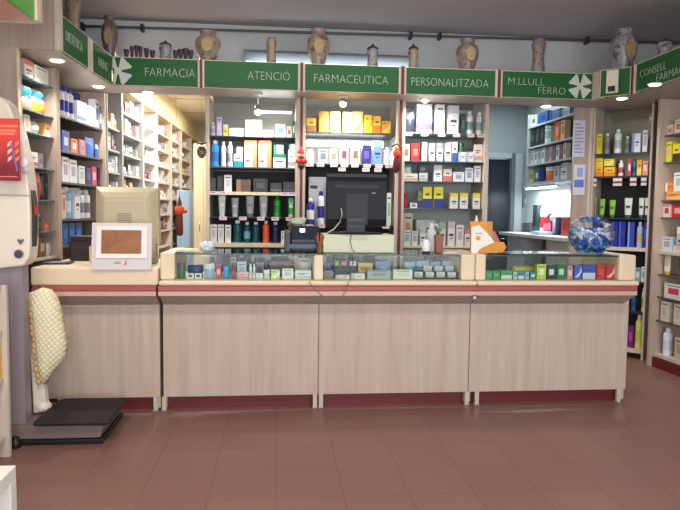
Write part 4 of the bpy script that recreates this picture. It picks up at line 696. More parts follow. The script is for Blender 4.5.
row(FG, .2, zl_, [('box', 216, 222, 255.5, (80, 20, 44), (120, 40, 60), 'dark burgundy box at the back', {'s': 2}), ('box', 230, 236, 257, (150, 140, 120), (90, 80, 70), 'brown grey box at the back', {'s': 2}), ('box', 256, 264, 263, (120, 110, 110), (90, 60, 60), 'grey brown box at the back', {'s': 2}), ('box', 270, 290, 262, (96, 60, 50), (120, 90, 80), 'dark brown box at the back', {'s': 0}), ('box', 298, 311, 258, (200, 190, 186), (226, 226, 226), 'pinkish grey box at the back', {'s': 2})], pcs, GC, d=.06)
pcs = 'in the middle glass display'
row(FG, 0, zl_, [('box', 324, 333, 270.5, (120, 128, 118), (90, 96, 90), 'grey green box', {'s': 0}), ('box', 335.5, 350, 275.3, (222, 226, 214), (190, 196, 186), 'flat white box', {'s': 3}), ('box', 351, 365, 273.7, (228, 230, 218), (190, 196, 186), 'flat white box', {'s': 3}), ('box', 367, 391, 270.5, (160, 178, 174), (130, 150, 150), 'wide grey green box', {'s': 2}), ('box', 393, 413, 270, (220, 228, 206), (206, 214, 196), 'wide cream green box', {'s': 2})], pcs, GC, d=.06)
row(FG, .1, zl_, [('box', 324.5, 331, 263.5, (90, 80, 150), (40, 30, 80), 'violet box', {'s': 2}), ('box', 334, 357, 266, (50, 50, 56), (90, 80, 90), 'black tray box', {'s': 0}), ('box', 358, 373, 263, (214, 170, 50), (120, 90, 30), 'golden yellow box', {'s': 0}), ('bag', 376, 391, 261, (150, 180, 196), (120, 140, 180), 'pale blue packet')], 'behind the front row '+pcs, GC, d=.06)
zz = zat(FG, 345, 266, .1)+.001
row(FG, .1, zz, [('jar', 334.5, 339, 261, (150, 200, 90), (110, 170, 60), 'small lime pot on the black tray'), ('box', 341, 347, 261.5, (170, 60, 70), (210, 130, 130), 'small red box on the black tray', {'s': 2}), ('box', 350, 356, 261.5, (222, 222, 222), (170, 170, 180), 'small white box on the black tray', {'s': 2})], pcs, GC, d=.05)
a, b = gx(414.5), gx(459)
t = thing('display_tray', 'black stepped display tray of small white boxes in the glass case', 'display tray', ((a+b)/2, YG+.03, zl_), 0); L = (b-a)/2
mb = MB(); mb.box(-L, L, 0, .06, 0, .012, BLACK); mb.box(-L, L, .06, .13, 0, .05, BLACK); 
for i in range(5): x = -L+2*L*i/4; mb.box(x-.003, x+.003, 0, .13, .012, .04 if 0 else .05, BLACK)
part('tray', mb, t)
for j in range(2):
    for i in range(4):
        x = (a+b)/2-L+2*L*(i+.5)/4
        if j == 1 and i == 0: continue
        mb = carton(L/2-.02, .036, .045, (216, 214, 212), (150, 150, 150), 0)
        single('medicine_box', mb, 'small white box, %s from left, %s row of the black tray' % (ORD[i], 'upper' if j else 'lower'), 'box', (x, YG+.036+j*.062, zl_+.0125+j*.038), 0, 'white boxes in the black tray')
row(FG, .2, zl_, [('bag', 405, 416, 262, (120, 176, 190), (160, 200, 210), 'light teal pouch'), ('bag', 417, 430, 261, (130, 180, 196), (150, 200, 220), 'light teal pouch'), ('bag', 431, 441, 262, (100, 150, 180), (140, 190, 220), 'light teal pouch'), ('bag', 443, 457, 261, (120, 190, 214), (170, 214, 230), 'light teal pouch')], 'behind the black tray in the glass display', GC)
row(FG, .3, zl_, [('box', 425, 434, 255.5, (70, 20, 60), (110, 40, 90), 'dark purple box', {'s': 2}), ('box', 435.5, 446, 256, (90, 24, 70), (120, 50, 100), 'dark purple box', {'s': 2})], 'at the back behind the teal pouches', GC)
pcs = 'in the right glass display'
row(FG, 0, zl_, [('box', 485.5, 492.5, 271, (40, 150, 60), (70, 180, 90), 'green box', {'s': 2}), ('box', 493, 500, 271, (40, 150, 60), (70, 180, 90), 'green box', {'s': 2}), ('box', 501, 512.5, 270.8, (60, 160, 90), (200, 224, 200), 'wide green and white box', {'s': 5}), ('box', 513.5, 517.5, 272, (200, 220, 214), (60, 160, 120), 'tiny white and green box', {'s': 2}), ('box', 518.3, 524.5, 271.5, (20, 140, 140), (200, 220, 220), 'teal box', {'s': 5}), ('box', 525.5, 529, 272, (190, 216, 214), (30, 140, 150), 'small white and teal box', {'s': 2}), ('box', 530, 536, 272, (40, 140, 150), (210, 226, 226), 'small teal box', {'s': 2}), ('box', 537, 546.5, 264.5, (200, 214, 50), (236, 240, 210), 'yellow green box', {'s': 2}), ('box', 547.5, 556, 265, (50, 56, 60), (226, 226, 226), 'black and white box', {'s': 2}), ('box', 557.2, 566, 264.5, (20, 120, 60), (210, 226, 200), 'dark green box', {'s': 2}), ('box', 567.5, 573, 266.5, (226, 150, 150), (240, 220, 220), 'pink box', {'s': 2}), ('box', 574.5, 582, 265.5, (60, 96, 190), (200, 210, 236), 'blue and white box', {'s': 6}), ('box', 582.8, 596, 265, (50, 80, 180), (206, 214, 236), 'wide blue and white box', {'s': 5}), ('box', 597, 605.5, 265, (206, 40, 40), (226, 80, 60), 'red box', {'s': 2}), ('box', 606.3, 615.5, 265, (200, 34, 40), (236, 200, 200), 'red box with white print', {'s': 6})], pcs, GC, d=.08)
a, b = atY(512.5, 264, YG+.16), atY(536, 267, YG+.14)
mb = MB(); L = b[0]-a[0]; mb.box(0, L, 0, .06, 0, .082, M((190, 170, 50), .5)); mb.box(L*.1, L*.9, -.001, 0, .052, .072, M((226, 210, 90), .5))
single('medicine_box', mb, 'long mustard yellow box standing behind the teal boxes in the right display', 'box', (a[0], YG+.15, zl_), 0)
# ------------------------------------------------------------ things on the counters
zT = zTop+.0035
def base_at(px, py, Y): return atY(px, py, Y)
# cream riser box, monitor
a, b = atY(323, 240, 4.42)[0], atY(394.5, 240, 4.42)[0]; zr0 = atY(358, 234.5, 4.42)[2]
t = thing('monitor_riser', 'cream box riser under the black monitor on the glass counter', 'monitor stand', ((a+b)/2, 4.42, zT)); L = (b-a)/2
CG = M((214, 216, 184), .5, noise=.02)
mb = MB(); mb.box(-L, L, 0, .3, 0, zr0-zT, CG); part('body', mb, t, bv=.006)
mb = MB(); mb.box(-.06, .06, -.003, 0, .09, .112, M((196, 198, 170), .5)); part('front_label', mb, t)
mcx = (a+b)/2-.02; zm0 = zr0+.001
t = thing('computer_monitor', 'black flat monitor seen from behind on the cream riser', 'monitor', (mcx, 4.5, zm0))
zt0, zb0 = atY(356, 174.5, 4.5)[2]-zm0, atY(356, 226, 4.5)[2]-zm0; ml = atY(326.5, 200, 4.5)[0]-mcx; mr = atY(386, 200, 4.5)[0]-mcx
MBK = M((18, 19, 24), .5, spec=.3); MGR = M((40, 46, 54), .45, spec=.3)
mb = MB(); mb.prism([(0, zb0), (0, zt0), (.03, zt0), (.05, zt0-.05), (.05, zb0+.05), (.03, zb0)], ml, mr, MBK, 'x')
o = part('housing', mb, t, bv=.004); o.location.y = -.02
for q in o.data.vertices: q.co.y = .03-q.co.y
mb = MB(); mb.box(ml+.06, mr-.06, -.045, -.035, zt0-.10, zt0-.075, MGR); mb.box(ml+.0, mr, -.028, .012, zt0-.025, zt0+.002, MGR)
mb.box(ml+.14, mr-.14, -.045, -.03, zb0+.01, zt0-.14, M((20, 21, 26), .5)); part('rear_ribs', mb, t)
mb = MB(); mb.box(mr-.11, mr-.08, -.043, -.04, zt0-.135, zt0-.13, M((160, 160, 170), .4)); part('badge', mb, t)
mb = MB(); mb.box(-.065, .065, -.06, -.02, .012, zb0+.06, BLACK); mb.box(-.067, .067, -.062, -.058, .012, .05, MGR); mb.box(-.067, .067, -.062, -.058, .065, .09, MGR); part('stand_neck', mb, t, bv=.003)
mb = MB(); mb.lathe([(.205, 0), (.2, .01), (.12, .014)], BLACK, 28, 0, .0, .5); part('stand_base', mb, t)
mb = MB(); mb.box(ml+.015, mr-.015, .012, .016, zb0+.02, zt0-.02, M((10, 12, 16), .15)); part('screen', mb, t)
pts = [(341, 208), (342, 214), (340, 222), (334, 229), (327, 233)]
mb = MB(); mb.tube([atY(p, q, 4.44-.002*i) for i, (p, q) in enumerate(pts)], .005, M((190, 190, 170), .5)); single('cable', mb, 'off white cable looping from the back of the black monitor', 'cable')
pts = [(352, 233, 4.41), (350, 240, 4.408), (352, 249, 4.40), (355, 252, 4.36), (354, 256, 4.28), (352, 270, 4.265), (350, 279, 4.19), (345, 292, 4.185), (338, 303, 4.19), (330, 302, 4.19), (320, 294, 4.185), (312, 286, 4.19), (309, 281, 4.2)]
mb = MB(); mb.tube([atY(*p) for p in pts], .0028, M((120, 116, 104), .5), 6); single('cable', mb, 'thin grey cable hanging in a loop over the front of the middle counter', 'cable')
# receipt printer
x = atY(302, 240, 4.5)[0]; wd = atY(319, 240, 4.5)[0]-atY(284, 240, 4.5)[0]; hp = atY(302, 226, 4.5)[2]-zT
t = thing('receipt_printer', 'dark blue black receipt printer on the glass counter left of the monitor', 'printer', (x, 4.5, zT), .0)
NV = M((30, 40, 56), .35)
mb = MB(); mb.prism([(-.02, 0), (-.03, hp*.45), (.03, hp), (.18, hp), (.2, hp*.8), (.2, 0)], -wd/2*.62, wd/2, NV, 'x'); part('body', mb, t, bv=.008)
mb = MB(); mb.box(-wd*.4, wd*.42, -.03, -.018, hp*.14, hp*.3, M((44, 60, 84), .3)); part('front_tray', mb, t); mb = MB(); mb.box(-.015, .02, .0, .012, hp*.76, hp*.9, emit('status_light', (235, 245, 255), 2)); part('status_light', mb, t, 'glowing white status light')
mb = MB(); mb.prism([(-.03, 0), (-.02, hp*.7), (.1, hp*.85), (.12, 0)], -wd/2, -wd/2*.66, BLACK, 'x'); part('side_module', mb, t, bv=.004)
mb = MB(); mb.ball((0, 0, .03), .055, M((180, 196, 160), .6, noise=.2, scale=40, bump=.6), sc=(1.1, .7, .5)); mb.ball((.03, 0, .045), .03, M((196, 206, 180), .6), sc=(1.2, .8, .5)); single('crumpled_bag', mb, 'crumpled pale green bag lying on the receipt printer', 'bag', (x-.03, 4.57, zT+hp+.002))
x = atY(288, 240, 4.66)[0]
mb = MB(); mb.lathe([(.02, 0), (.028, .02), (.026, .09), (.012, .14), (.008, .16)], M((84, 78, 56), .7, noise=.3), 12); mb.ball((.005, 0, .19), .022, M((110, 96, 70), .7)); mb.ball((.02, 0, .24), .012, M((190, 130, 110), .6))
single('figurine', mb, 'small brown figurine standing behind the receipt printer', 'figurine', (x+.01, 4.75, zT))
x = atY(323, 240, 4.6)[0]
mb = MB()
for i in range(6): mb.tube([(0, 0, .0), (.01*math.cos(i), .008*math.sin(i), .06), (.03*math.cos(i), .02*math.sin(i), .12+.01*(i % 3))], .004, M((150+8*i, 96, 40), .5))
mb.lathe([(.022, 0), (.026, .05)], M((120, 90, 50), .6), 12); single('pen_pot', mb, 'small brown pot of pens between the receipt printer and the cream riser', 'pen pot', (x-.035, 4.41, zT))
# white plastic thing + paper stack
x = atY(207, 245, 4.45)[0]; h = atY(207, 239, 4.45)[2]-zT
mb = MB(); WP = M((214, 222, 230), .35, noise=.12, scale=30, bump=.8)
for i in range(9): mb.ball((R_.uniform(-.035, .035), R_.uniform(-.03, .03), .03+R_.uniform(0, .02)), R_.uniform(.022, .03), WP, 8, 6)
mb.ball((0, 0, .025), .052, WP, sc=(1, .8, .5)); single('crumpled_bag', mb, 'crumpled shiny white plastic bag at the left of the glass counter', 'bag', (x, 4.45, zT))
x = atY(188, 249, 4.42)[0]; mb = MB()
for i in range(4): mb.box(-.08+.004*i, .075-.005*i, -.06, .1-.01*i, .004*i, .004*i+.0035, M((232, 216, 160) if i % 2 else (226, 222, 206), .6))
single('paper_stack', mb, 'flat pile of yellowish papers on the left end of the glass counter', 'paper', (x, 4.4, zTop+.0102), .1)
# counter items right of monitor
x = atY(431.5, 240, 4.62)[0]; h = atY(431, 223, 4.62)[2]-zT
t = thing('dispenser_bottle', 'white plastic dispenser bottle with curved spout on the glass counter', 'bottle', (x, 4.62, zT)); WB = M((222, 226, 226), .35)
mb = MB(); mb.lathe([(.032, 0), (.036, .01), (.036, h*.6), (.03, h*.75), (.014, h*.8)], WB, 16); part('body', mb, t); mb = MB(); mb.lathe([(.02, h*.8), (.02, h*.92), (.01, h)], WB, 12); mb.tube([(0, 0, h*.9), (.035, 0, h*.95), (.05, 0, h*.82)], .008, WB); part('spout', mb, t)
x = atY(426, 246, 4.40)[0]; h = atY(426, 239.5, 4.4)[2]-zT
t = thing('hand_gel', 'short bright white pot with dark foot on the glass counter edge', 'pot', (x, 4.4, zT))
mb = MB(); mb.lathe([(.026, 0), (.028, .008), (.028, .016)], DARK, 16); part('foot', mb, t); mb = MB(); mb.lathe([(.026, .0165), (.03, .03), (.03, h*.75), (.02, h)], M((240, 246, 246), .2), 16); part('body', mb, t)
x = atY(439.5, 245, 4.42)[0]; h = atY(439, 235, 4.42)[2]-zT
t = thing('plant_pot', 'tall rust brown square pot with small green sprigs on the glass counter', 'plant pot', (x, 4.42, zT))
mb = MB(); mb.prism([(-.024, 0), (.024, 0), (.03, h), (-.03, h)], 0, .05, M((146, 70, 34), .4)); part('pot', mb, t, bv=.003)
mb = MB()
for i in range(9): q = i*.7; mb.tube([(0, .025, h), (.012*math.cos(q), .025+.01*math.sin(q), h+.03), (.035*math.cos(q), .025+.02*math.sin(q), h+.05+.012*(i % 3))], [.004, .005, .001], M((110, 150, 80), .5), 5)
part('sprigs', mb, t)
x = atY(449, 251, 4.42)[0]; mb = MB(); mb.box(-.05, .05, -.04, .05, 0, .006, M((226, 226, 222), .6)); mb.box(-.045, .04, -.03, .05, .0065, .009, M((236, 236, 232), .6)); single('leaflet', mb, 'small pad of white leaflets on the counter near the rust brown pot', 'leaflet', (x, 4.42, zT), -.1)
# sunscreen display card
Yc = 4.36; gp = lambda px, py, Y=Yc: (atY(px, py, Y)[0]-atY(472, 254, Yc)[0], atY(px, py, Y)[2]-zT-.01)
t = thing('cardboard_display', 'orange and white sun product cardboard display on the counter', 'display', (atY(472, 254, Yc)[0], Yc, zT+.008))
OR = M((240, 150, 30), .45, noise=.2, scale=25); mb = MB(); mb.prism([gp(472, 221), gp(489, 222), gp(489, 254), gp(472, 254)], .03, .05, OR); mb.prism([gp(489, 222), gp(494, 221), gp(494, 245), gp(489, 247)], .03, .07, M((200, 150, 70), .5)); part('back_card', mb, t)
mb = MB(); mb.prism([gp(472, 254.5), gp(472, 227), gp(480, 225), gp(487, 232), gp(496, 243), (gp(488, 254)[0], 0.0)], .012, .028, M((240, 238, 226), .45)); part('white_card', mb, t)
mb = MB(); c0 = gp(478.5, 238); mb.prism([(c0[0]+.022*math.cos(i*math.pi/8), c0[1]+.022*math.sin(i*math.pi/8)) for i in range(16)], .009, .0125, M((246, 220, 120), .5)); mb.prism([(c0[0]+.013*math.cos(i*math.pi/6), c0[1]+.013*math.sin(i*math.pi/6)) for i in range(12)], .007, .0095, M((230, 130, 50), .5))
mb.box(c0[0]-.02, c0[0]+.03, .010, .012, c0[1]+.032, c0[1]+.038, M((120, 170, 200), .5)); part('sun_motif', mb, t, 'orange sun drawing')
mb = MB(); pz = [gp(478, 254.5), gp(480, 249), gp(486, 246), (gp(497, 241)), gp(504, 242), gp(506.5, 247), gp(503, 252), gp(496, 254.5)]; mb.prism([(x, max(0, z)) for x, z in pz], -.002, .02, M((232, 150, 40), .5, noise=.5, scale=70)); part('picture_flap', mb, t, 'flap with an orange honeycomb picture', bv=.002)
mb = MB(); pz = [gp(489, 244), gp(490, 232), gp(497, 231), gp(502, 241), gp(497, 243)]; mb.prism(pz, .045, .055, M((190, 110, 110), .5, noise=.3)); part('side_leaflet', mb, t)
mb = MB(); q = gp(479, 222); mb.lathe([(.012, q[1]-.01), (.014, q[1]), (.012, q[1]+.02), (.003, q[1]+.05)], M((226, 226, 236), .3), 10, q[0], .06); part('top_figure', mb, t, 'white pointed knob')
# acrylic tray under bowl and glass bowl
a, b = gx(509), gx(606)
mb = MB(); mb.box(a, b, YG+.02, YG+.3, 0, .004, GLASSG); mb.box(a, b, YG+.02, YG+.024, .004, .014, GLASSG); mb.box(a+.02, b-.05, YG+.05, YG+.28, .0045, .008, M((196, 204, 206), .15, .3))
single('tray', mb, 'shallow clear tray with silvery lining under the candy bowl', 'tray', (0, 0, zTop+.0035))
Yb = YG+.19; cx = atY(591, 233, Yb)[0]; rb = (atY(612, 233, Yb)[0]-atY(570, 233, Yb)[0])/2; zb2 = zTop+.0125
t = thing('candy_bowl', 'round clear glass bowl holding blue and white sweets near the right end', 'bowl', (cx, Yb, zb2))
n_ = 14; prof = [(rb*math.sin(math.pi*(.14+.72*i/n_)), rb*.9*(1-math.cos(math.pi*(.14+.72*i/n_)))-rb*.9*(1-math.cos(math.pi*.14))) for i in range(n_+1)]
mb = MB(); s_ = 24; v = [(r*math.cos(2*math.pi*i/s_), r*math.sin(2*math.pi*i/s_), z) for r, z in prof for i in range(s_)]
mb.add(v, [(j*s_+i, j*s_+(i+1) % s_, (j+1)*s_+(i+1) % s_, (j+1)*s_+i) for j in range(n_) for i in range(s_)], glassm('bowl_glass', (250, 251, 253), .9), True); mb.add(v[:s_], [tuple(range(s_-1, -1, -1))], GLASS); part('glass_bowl', mb, t)
cols = [((50, 120, 210), 'blue wrapped sweet'), ((240, 243, 248), 'white wrapped sweet'), ((50, 64, 160), 'navy wrapped sweet'), ((120, 190, 236), 'sky blue wrapped sweet')]
k = 0
cm = {}
for lay in range(6):
    zc_ = .02+lay*.029; rr = math.sqrt(max(0, (rb)**2-(zc_-rb*.82)**2))-.028
    for ring in range(3):
        r_ = rr*(1-ring*.42)
        if r_ < .01: continue
        n3 = max(1, int(2*math.pi*r_/.042))
        if lay < 4 and ring == 2: continue
        for i in range(n3):
            an_ = 2*math.pi*i/n3+lay+R_.uniform(-.15, .15)
            if lay >= 4 and math.sin(an_) < -.2 and lay == 5: continue
            ci = [0, 3, 0, 1, 1, 1][lay] if R_.random() < .5 else R_.randrange(4)
            if ci not in cm:
                q = MB(); mm = M(cols[ci][0], .3, noise=.15, scale=60); q.ball((0, 0, 0), .014, mm, 8, 6, (1.2, 1, .9)); q.prism([(.012, 0), (.028, .01), (.026, 0), (.028, -.01)], -.004, .004, mm); q.prism([(-.012, 0), (-.028, .01), (-.026, 0), (-.028, -.01)], -.004, .004, mm); cm[ci] = q.mesh('wrapped_sweet')
            o = single('wrapped_sweet', cm[ci], cols[ci][1]+' in the round glass bowl', 'sweet', (cx+r_*math.cos(an_), Yb+r_*math.sin(an_), zb2+zc_+R_.uniform(-.006, .009)), R_.uniform(0, 3), 'sweets in the glass bowl: '+cols[ci][1]); o.rotation_euler.x = R_.uniform(-.7, .7); o.rotation_euler.y = R_.uniform(-.7, .7)
# ------------------------------------------------------------ left counter things
zC = 1.013
x = atY(126, 230, 4.55)[0]; h0 = atY(126, 187, 4.55)[2]-zC; hw = (atY(159, 200, 4.55)[0]-atY(94, 200, 4.55)[0])/2
BG = M((196, 182, 152), .45, noise=.03); BG2 = M((208, 196, 168), .45, noise=.03)
t = thing('computer_monitor', 'beige old monitor seen from behind on the left counter', 'monitor', (x, 4.55, zC))
z0_ = h0-.50*1.0; z0_ = .13
mb = MB(); v = []
for (ww, zz0, zz1, y) in ((hw, z0_, h0, .12), (hw, z0_, h0, .05), (hw*.80, z0_+.04, h0-.035, .0), (hw*.66, z0_+.06, h0-.075, -.02)): v += [(-ww, y, zz0), (ww, y, zz0), (ww*.97, y, zz1), (-ww*.97, y, zz1)]
fs = [(0, 1, 2, 3)[::-1]]+[(j*4+i, j*4+(i+1) % 4, (j+1)*4+(i+1) % 4, (j+1)*4+i) for j in range(3) for i in range(4)]+[(12, 13, 14, 15)]
mb.add(v, [tuple(reversed(f)) if 0 else f for f in fs], BG); part('housing', mb, t, bv=.006)
mb = MB(); mb.box(-hw*.55, hw*.55, -.024, -.019, h0-.1, h0-.088, BG2)
for i in range(6): mb.box(-hw*.25, hw*.2, -.0225, -.0195, h0-.19-.012*i, h0-.184-.012*i, M((150, 138, 118), .6))
part('rear_vents', mb, t)
mb = MB(); mb.box(-hw*.9, hw*.9, .121, .124, z0_+.03, h0-.03, M((20, 24, 28), .2)); part('screen', mb, t)
mb = MB(); mb.prism([(-.05, 0), (.12, 0), (.06, z0_+.05), (-.0, z0_+.05)], -.04, hw*.92, M((170, 162, 140), .5), 'x'); part('stand', mb, t, bv=.01)
# tablet frame
Yt = 4.19; x = atY(121, 250, Yt)[0]; wd = atY(152.5, 250, Yt)[0]-atY(92, 250, Yt)[0]; zq = atY(121, 270, Yt)[2]; h = atY(121, 222.5, Yt)[2]-zq
t = thing('photo_frame', 'white digital display frame with copper coloured screen at the left counter edge', 'display frame', (x, Yt, zq), .03); t.rotation_euler.x = math.radians(-9)
mb = MB(); mb.box(-wd/2, wd/2, 0, .018, 0, h, M((214, 206, 206), .4)); part('backing_board', mb, t, bv=.004)
mb = MB(); mb.box(-wd*.42, wd*.43, -.014, 0, h*.24, h*.93, M((238, 234, 228), .3)); part('bezel', mb, t, bv=.004)
SCR = M((150, 98, 66), .25, .5, noise=.5, scale=14)
mb = MB(); mb.box(-wd*.33, wd*.33, -.0155, -.013, h*.34, h*.84, SCR); part('screen', mb, t)
mb = MB(); mb.prism([(wd*.04, h*.09), (wd*.07, h*.2), (wd*.09, h*.2), (wd*.055, h*.09)], -.001, 0, M((220, 90, 50), .5)); mb.prism([(wd*.06, h*.1), (wd*.085, h*.16), (wd*.095, h*.155), (wd*.075, h*.1)], -.001, 0, M((220, 90, 50), .5)); part('logo_tick', mb, t)
o = text_part('acu', .03, t, (-wd*.06, -.001, h*.13), m=M((110, 100, 110), .5))
mb = MB(); mb.box(-.04, .04, .018, .07, .034+zC-zC, .039, M((214, 206, 206), .4)); part('rear_hook', mb, t)
x = atY(80.5, 250, 4.75)[0]; wd = atY(92, 250, 4.75)[0]-atY(69, 250, 4.75)[0]; h = atY(80, 236, 4.75)[2]-zC
t = thing('label_printer', 'small black printer on the left counter beside the beige monitor', 'printer', (x, 4.75, zC))
mb = MB(); mb.box(-wd/2, wd/2, 0, .15, 0, h*.8, M((40, 30, 28), .4)); part('body', mb, t, bv=.01); mb = MB(); mb.prism([(0.002, h*.81), (.02, h), (.13, h), (.148, h*.81)], -wd/2+.005, wd/2-.005, M((34, 26, 26), .35), 'x'); part('lid', mb, t, bv=.006)
mb = MB(); mb.box(-wd*.3, wd*.3, -.002, 0, h*.3, h*.36, BLACK); part('paper_slot', mb, t)
x = atY(91, 255, 4.5)[0]; h = atY(90, 247, 4.5)[2]-zC; mb = MB(); mb.box(-.035, .035, 0, .05, 0, h, M((206, 178, 140), .6)); mb.prism([(-.035, h), (.035, h), (.035, h+.03), (.0, h+.01)], .0, .05, M((206, 178, 140), .6)); single('cardboard_box', mb, 'little tan cardboard box between the black printer and the white frame', 'box', (x, 4.58, zC))
x = atY(58, 262, 4.5)[0]; mb = MB(); mb.box(-.09, .09, -.07, .08, 0, .012, M((40, 44, 84), .5)); mb.box(-.05, .05, -.04, .05, .012, .013, M((150, 150, 170), .5)); single('booklet', mb, 'dark blue booklet lying on the left end of the counter', 'booklet', (x, 4.5, zC), .12)
# ------------------------------------------------------------ hanging decorations
def santa(px, y0, y1, kind, label):
    x, y, z1 = atY(px, y0, 5.87); z0 = atY(px, y1, 5.87)[2]; H = z1-z0; RD = M((190, 20, 30), .6); DK = M((44, 40, 34), .7); SK = M((224, 170, 140), .6)
    t = thing('christmas_ornament', label, 'ornament', (x, 5.866, z0))
    mb = MB(); mb.tube([(0, 0, H*.5), (0, .03, H*.5), (0, .033, H*.45)], .004, DK); part('hook', mb, t)
    if kind == 0:
        mb = MB(); mb.lathe([(.004, H*.08), (.035, H*.2), (.03, H*.32), (.02, H*.34)], M((50, 40, 44), .7), 12); part('sack', mb, t)
        mb = MB(); mb.lathe([(.02, H*.3), (.042, H*.36), (.034, H*.5), (.022, H*.56)], RD, 12, sy=.7); mb.tube([(-.03, 0, H*.5), (-.05, -.01, H*.38)], .01, RD); mb.tube([(.03, 0, H*.5), (.05, -.01, H*.38)], .01, RD); part('coat', mb, t)
        mb = MB(); mb.ball((0, 0, H*.66), .028, SK); part('head', mb, t); mb = MB(); mb.ball((0, -.008, H*.61), .028, M((96, 106, 60), .7), sc=(1.1, .8, .7)); part('beard', mb, t, 'mossy green beard')
        mb = MB(); mb.lathe([(.034, H*.74), (.034, H*.8), (.022, H*.88), (.006, H)], RD, 12); part('hat', mb, t)
    else:
        mb = MB(); mb.lathe([(.008, 0), (.032, H*.12), (.036, H*.35), (.026, H*.55)], M((90, 26, 30), .7, noise=.5), 12, sy=.7); part('robe', mb, t)
        mb = MB(); mb.lathe([(.026, H*.53), (.036, H*.6), (.034, H*.75), (.02, H*.8)], M((200, 44, 24), .6), 12, sy=.8); part('cape', mb, t)
        mb = MB(); mb.ball((0, 0, H*.85), .024, M((224, 140, 70), .6)); part('head', mb, t)
        mb = MB(); mb.tube([(-.05, 0, H*.9), (0, 0, H), (.045, 0, H*.88)], .007, M((70, 60, 40), .7)); part('twig', mb, t)
santa(301.3, 147, 172, 0, 'red hatted elf ornament hanging on the post left of the monitor'); santa(396.8, 144, 173, 1, 'dark red figure ornament with twig hanging on the post right of the monitor')
x, y, z1 = atY(201, 139, 5.9); z0 = atY(201, 159, 5.9)[2]
t = thing('pine_cone_ornament', 'brown pine cone bunch with green sprigs hanging at the left of the ATENCIÓ bay', 'ornament', (x+.005, 5.9, z0)); H = z1-z0
mb = MB(); PC = M((84, 52, 34), .7, noise=.4)
for i in range(7):
    zz = H*.08+i*H*.085; r = .036*math.sin(math.pi*(i+1)/8.5)
    for j in range(8): q = 2*math.pi*(j+i*.5)/8; mb.ball((r*math.cos(q), r*math.sin(q), zz), .012, PC, 6, 4, (1, 1, .6))
part('pine_cone', mb, t); mb = MB()
for i in range(14): q = i*.9; mb.tube([(0, 0, H*.72), (.03*math.cos(q), .03*math.sin(q), H*.8), (.05*math.cos(q), .05*math.sin(q), H*.78+.02*math.sin(i))], [.006, .008, .002], M((86, 96, 60), .6), 5)
part('sprigs', mb, t); mb = MB(); mb.tube([(0, 0, H*.75), (0.0, 0, 2.45-z0)], .0015, M((120, 110, 90))); part('cord', mb, t)
x, y, z1 = atY(179.5, 196, 6.2); z0 = atY(179.5, 236, 6.2)[2]; H = z1-z0
t = thing('christmas_ornament', 'orange and red knitted figure hanging before the pale blue refrigerator', 'ornament', (x, 6.2, z0))
mb = MB(); mb.lathe([(.012, 0), (.032, H*.04), (.034, H*.2), (.03, H*.55)], M((110, 40, 34), .8, noise=.5, scale=20), 12, sy=.7); part('sock_body', mb, t); mb = MB(); mb.lathe([(.03, H*.54), (.05, H*.62), (.045, H*.72), (.02, H*.76)], M((210, 80, 40), .8), 12, sy=.8); mb.ball((.055, 0, H*.62), .02, M((210, 80, 40), .8)); part('jacket', mb, t)
mb = MB(); mb.lathe([(.02, H*.75), (.022, H*.82), (.012, H*.92), (.003, H)], M((70, 64, 40), .8), 10); part('hat', mb, t)
mb = MB(); mb.tube([(0, 0, H), (0, -.2, ZB-z0)], .0015, M((120, 110, 90))); part('cord', mb, t)
# ------------------------------------------------------------ ceramic jars on top of the bulkhead
def ceramic(name, base, ink, ink2, sc):
    m = bpy.data.materials.new(name); m.use_nodes = True; nt = m.node_tree; b = nt.nodes['Principled BSDF']; b.inputs['Roughness'].default_value = .3
    tc = nt.nodes.new('ShaderNodeTexCoord'); v = nt.nodes.new('ShaderNodeTexVoronoi'); v.inputs['Scale'].default_value = sc; n = nt.nodes.new('ShaderNodeTexNoise'); n.inputs['Scale'].default_value = sc*.5
    r = nt.nodes.new('ShaderNodeValToRGB'); e = r.color_ramp.elements; e[0].color = srgb(ink); e[0].position = .12; e[1].color = srgb(base); e[1].position = .3
    mx = nt.nodes.new('ShaderNodeMix'); mx.data_type = 'RGBA'; mx.inputs[7].default_value = srgb(ink2); r2 = nt.nodes.new('ShaderNodeValToRGB'); r2.color_ramp.elements[0].position = .55; r2.color_ramp.elements[1].position = .62
    for a_ in (v, n): nt.links.new(tc.outputs['Object'], a_.inputs['Vector'])
    nt.links.new(v.outputs['Distance'], r.inputs[0]); nt.links.new(n.outputs['Fac'], r2.inputs[0]); nt.links.new(r.outputs[0], mx.inputs[6]); nt.links.new(r2.outputs[0], mx.inputs[0]); nt.links.new(mx.outputs[2], b.inputs['Base Color']); return m
J = [ceramic('ceramic_brown', (150, 134, 112), (70, 56, 56), (112, 84, 66), 26), ceramic('ceramic_blue', (150, 146, 144), (48, 48, 76), (92, 84, 100), 34), ceramic('ceramic_gold', (136, 122, 118), (80, 40, 56), (140, 104, 36), 28)]
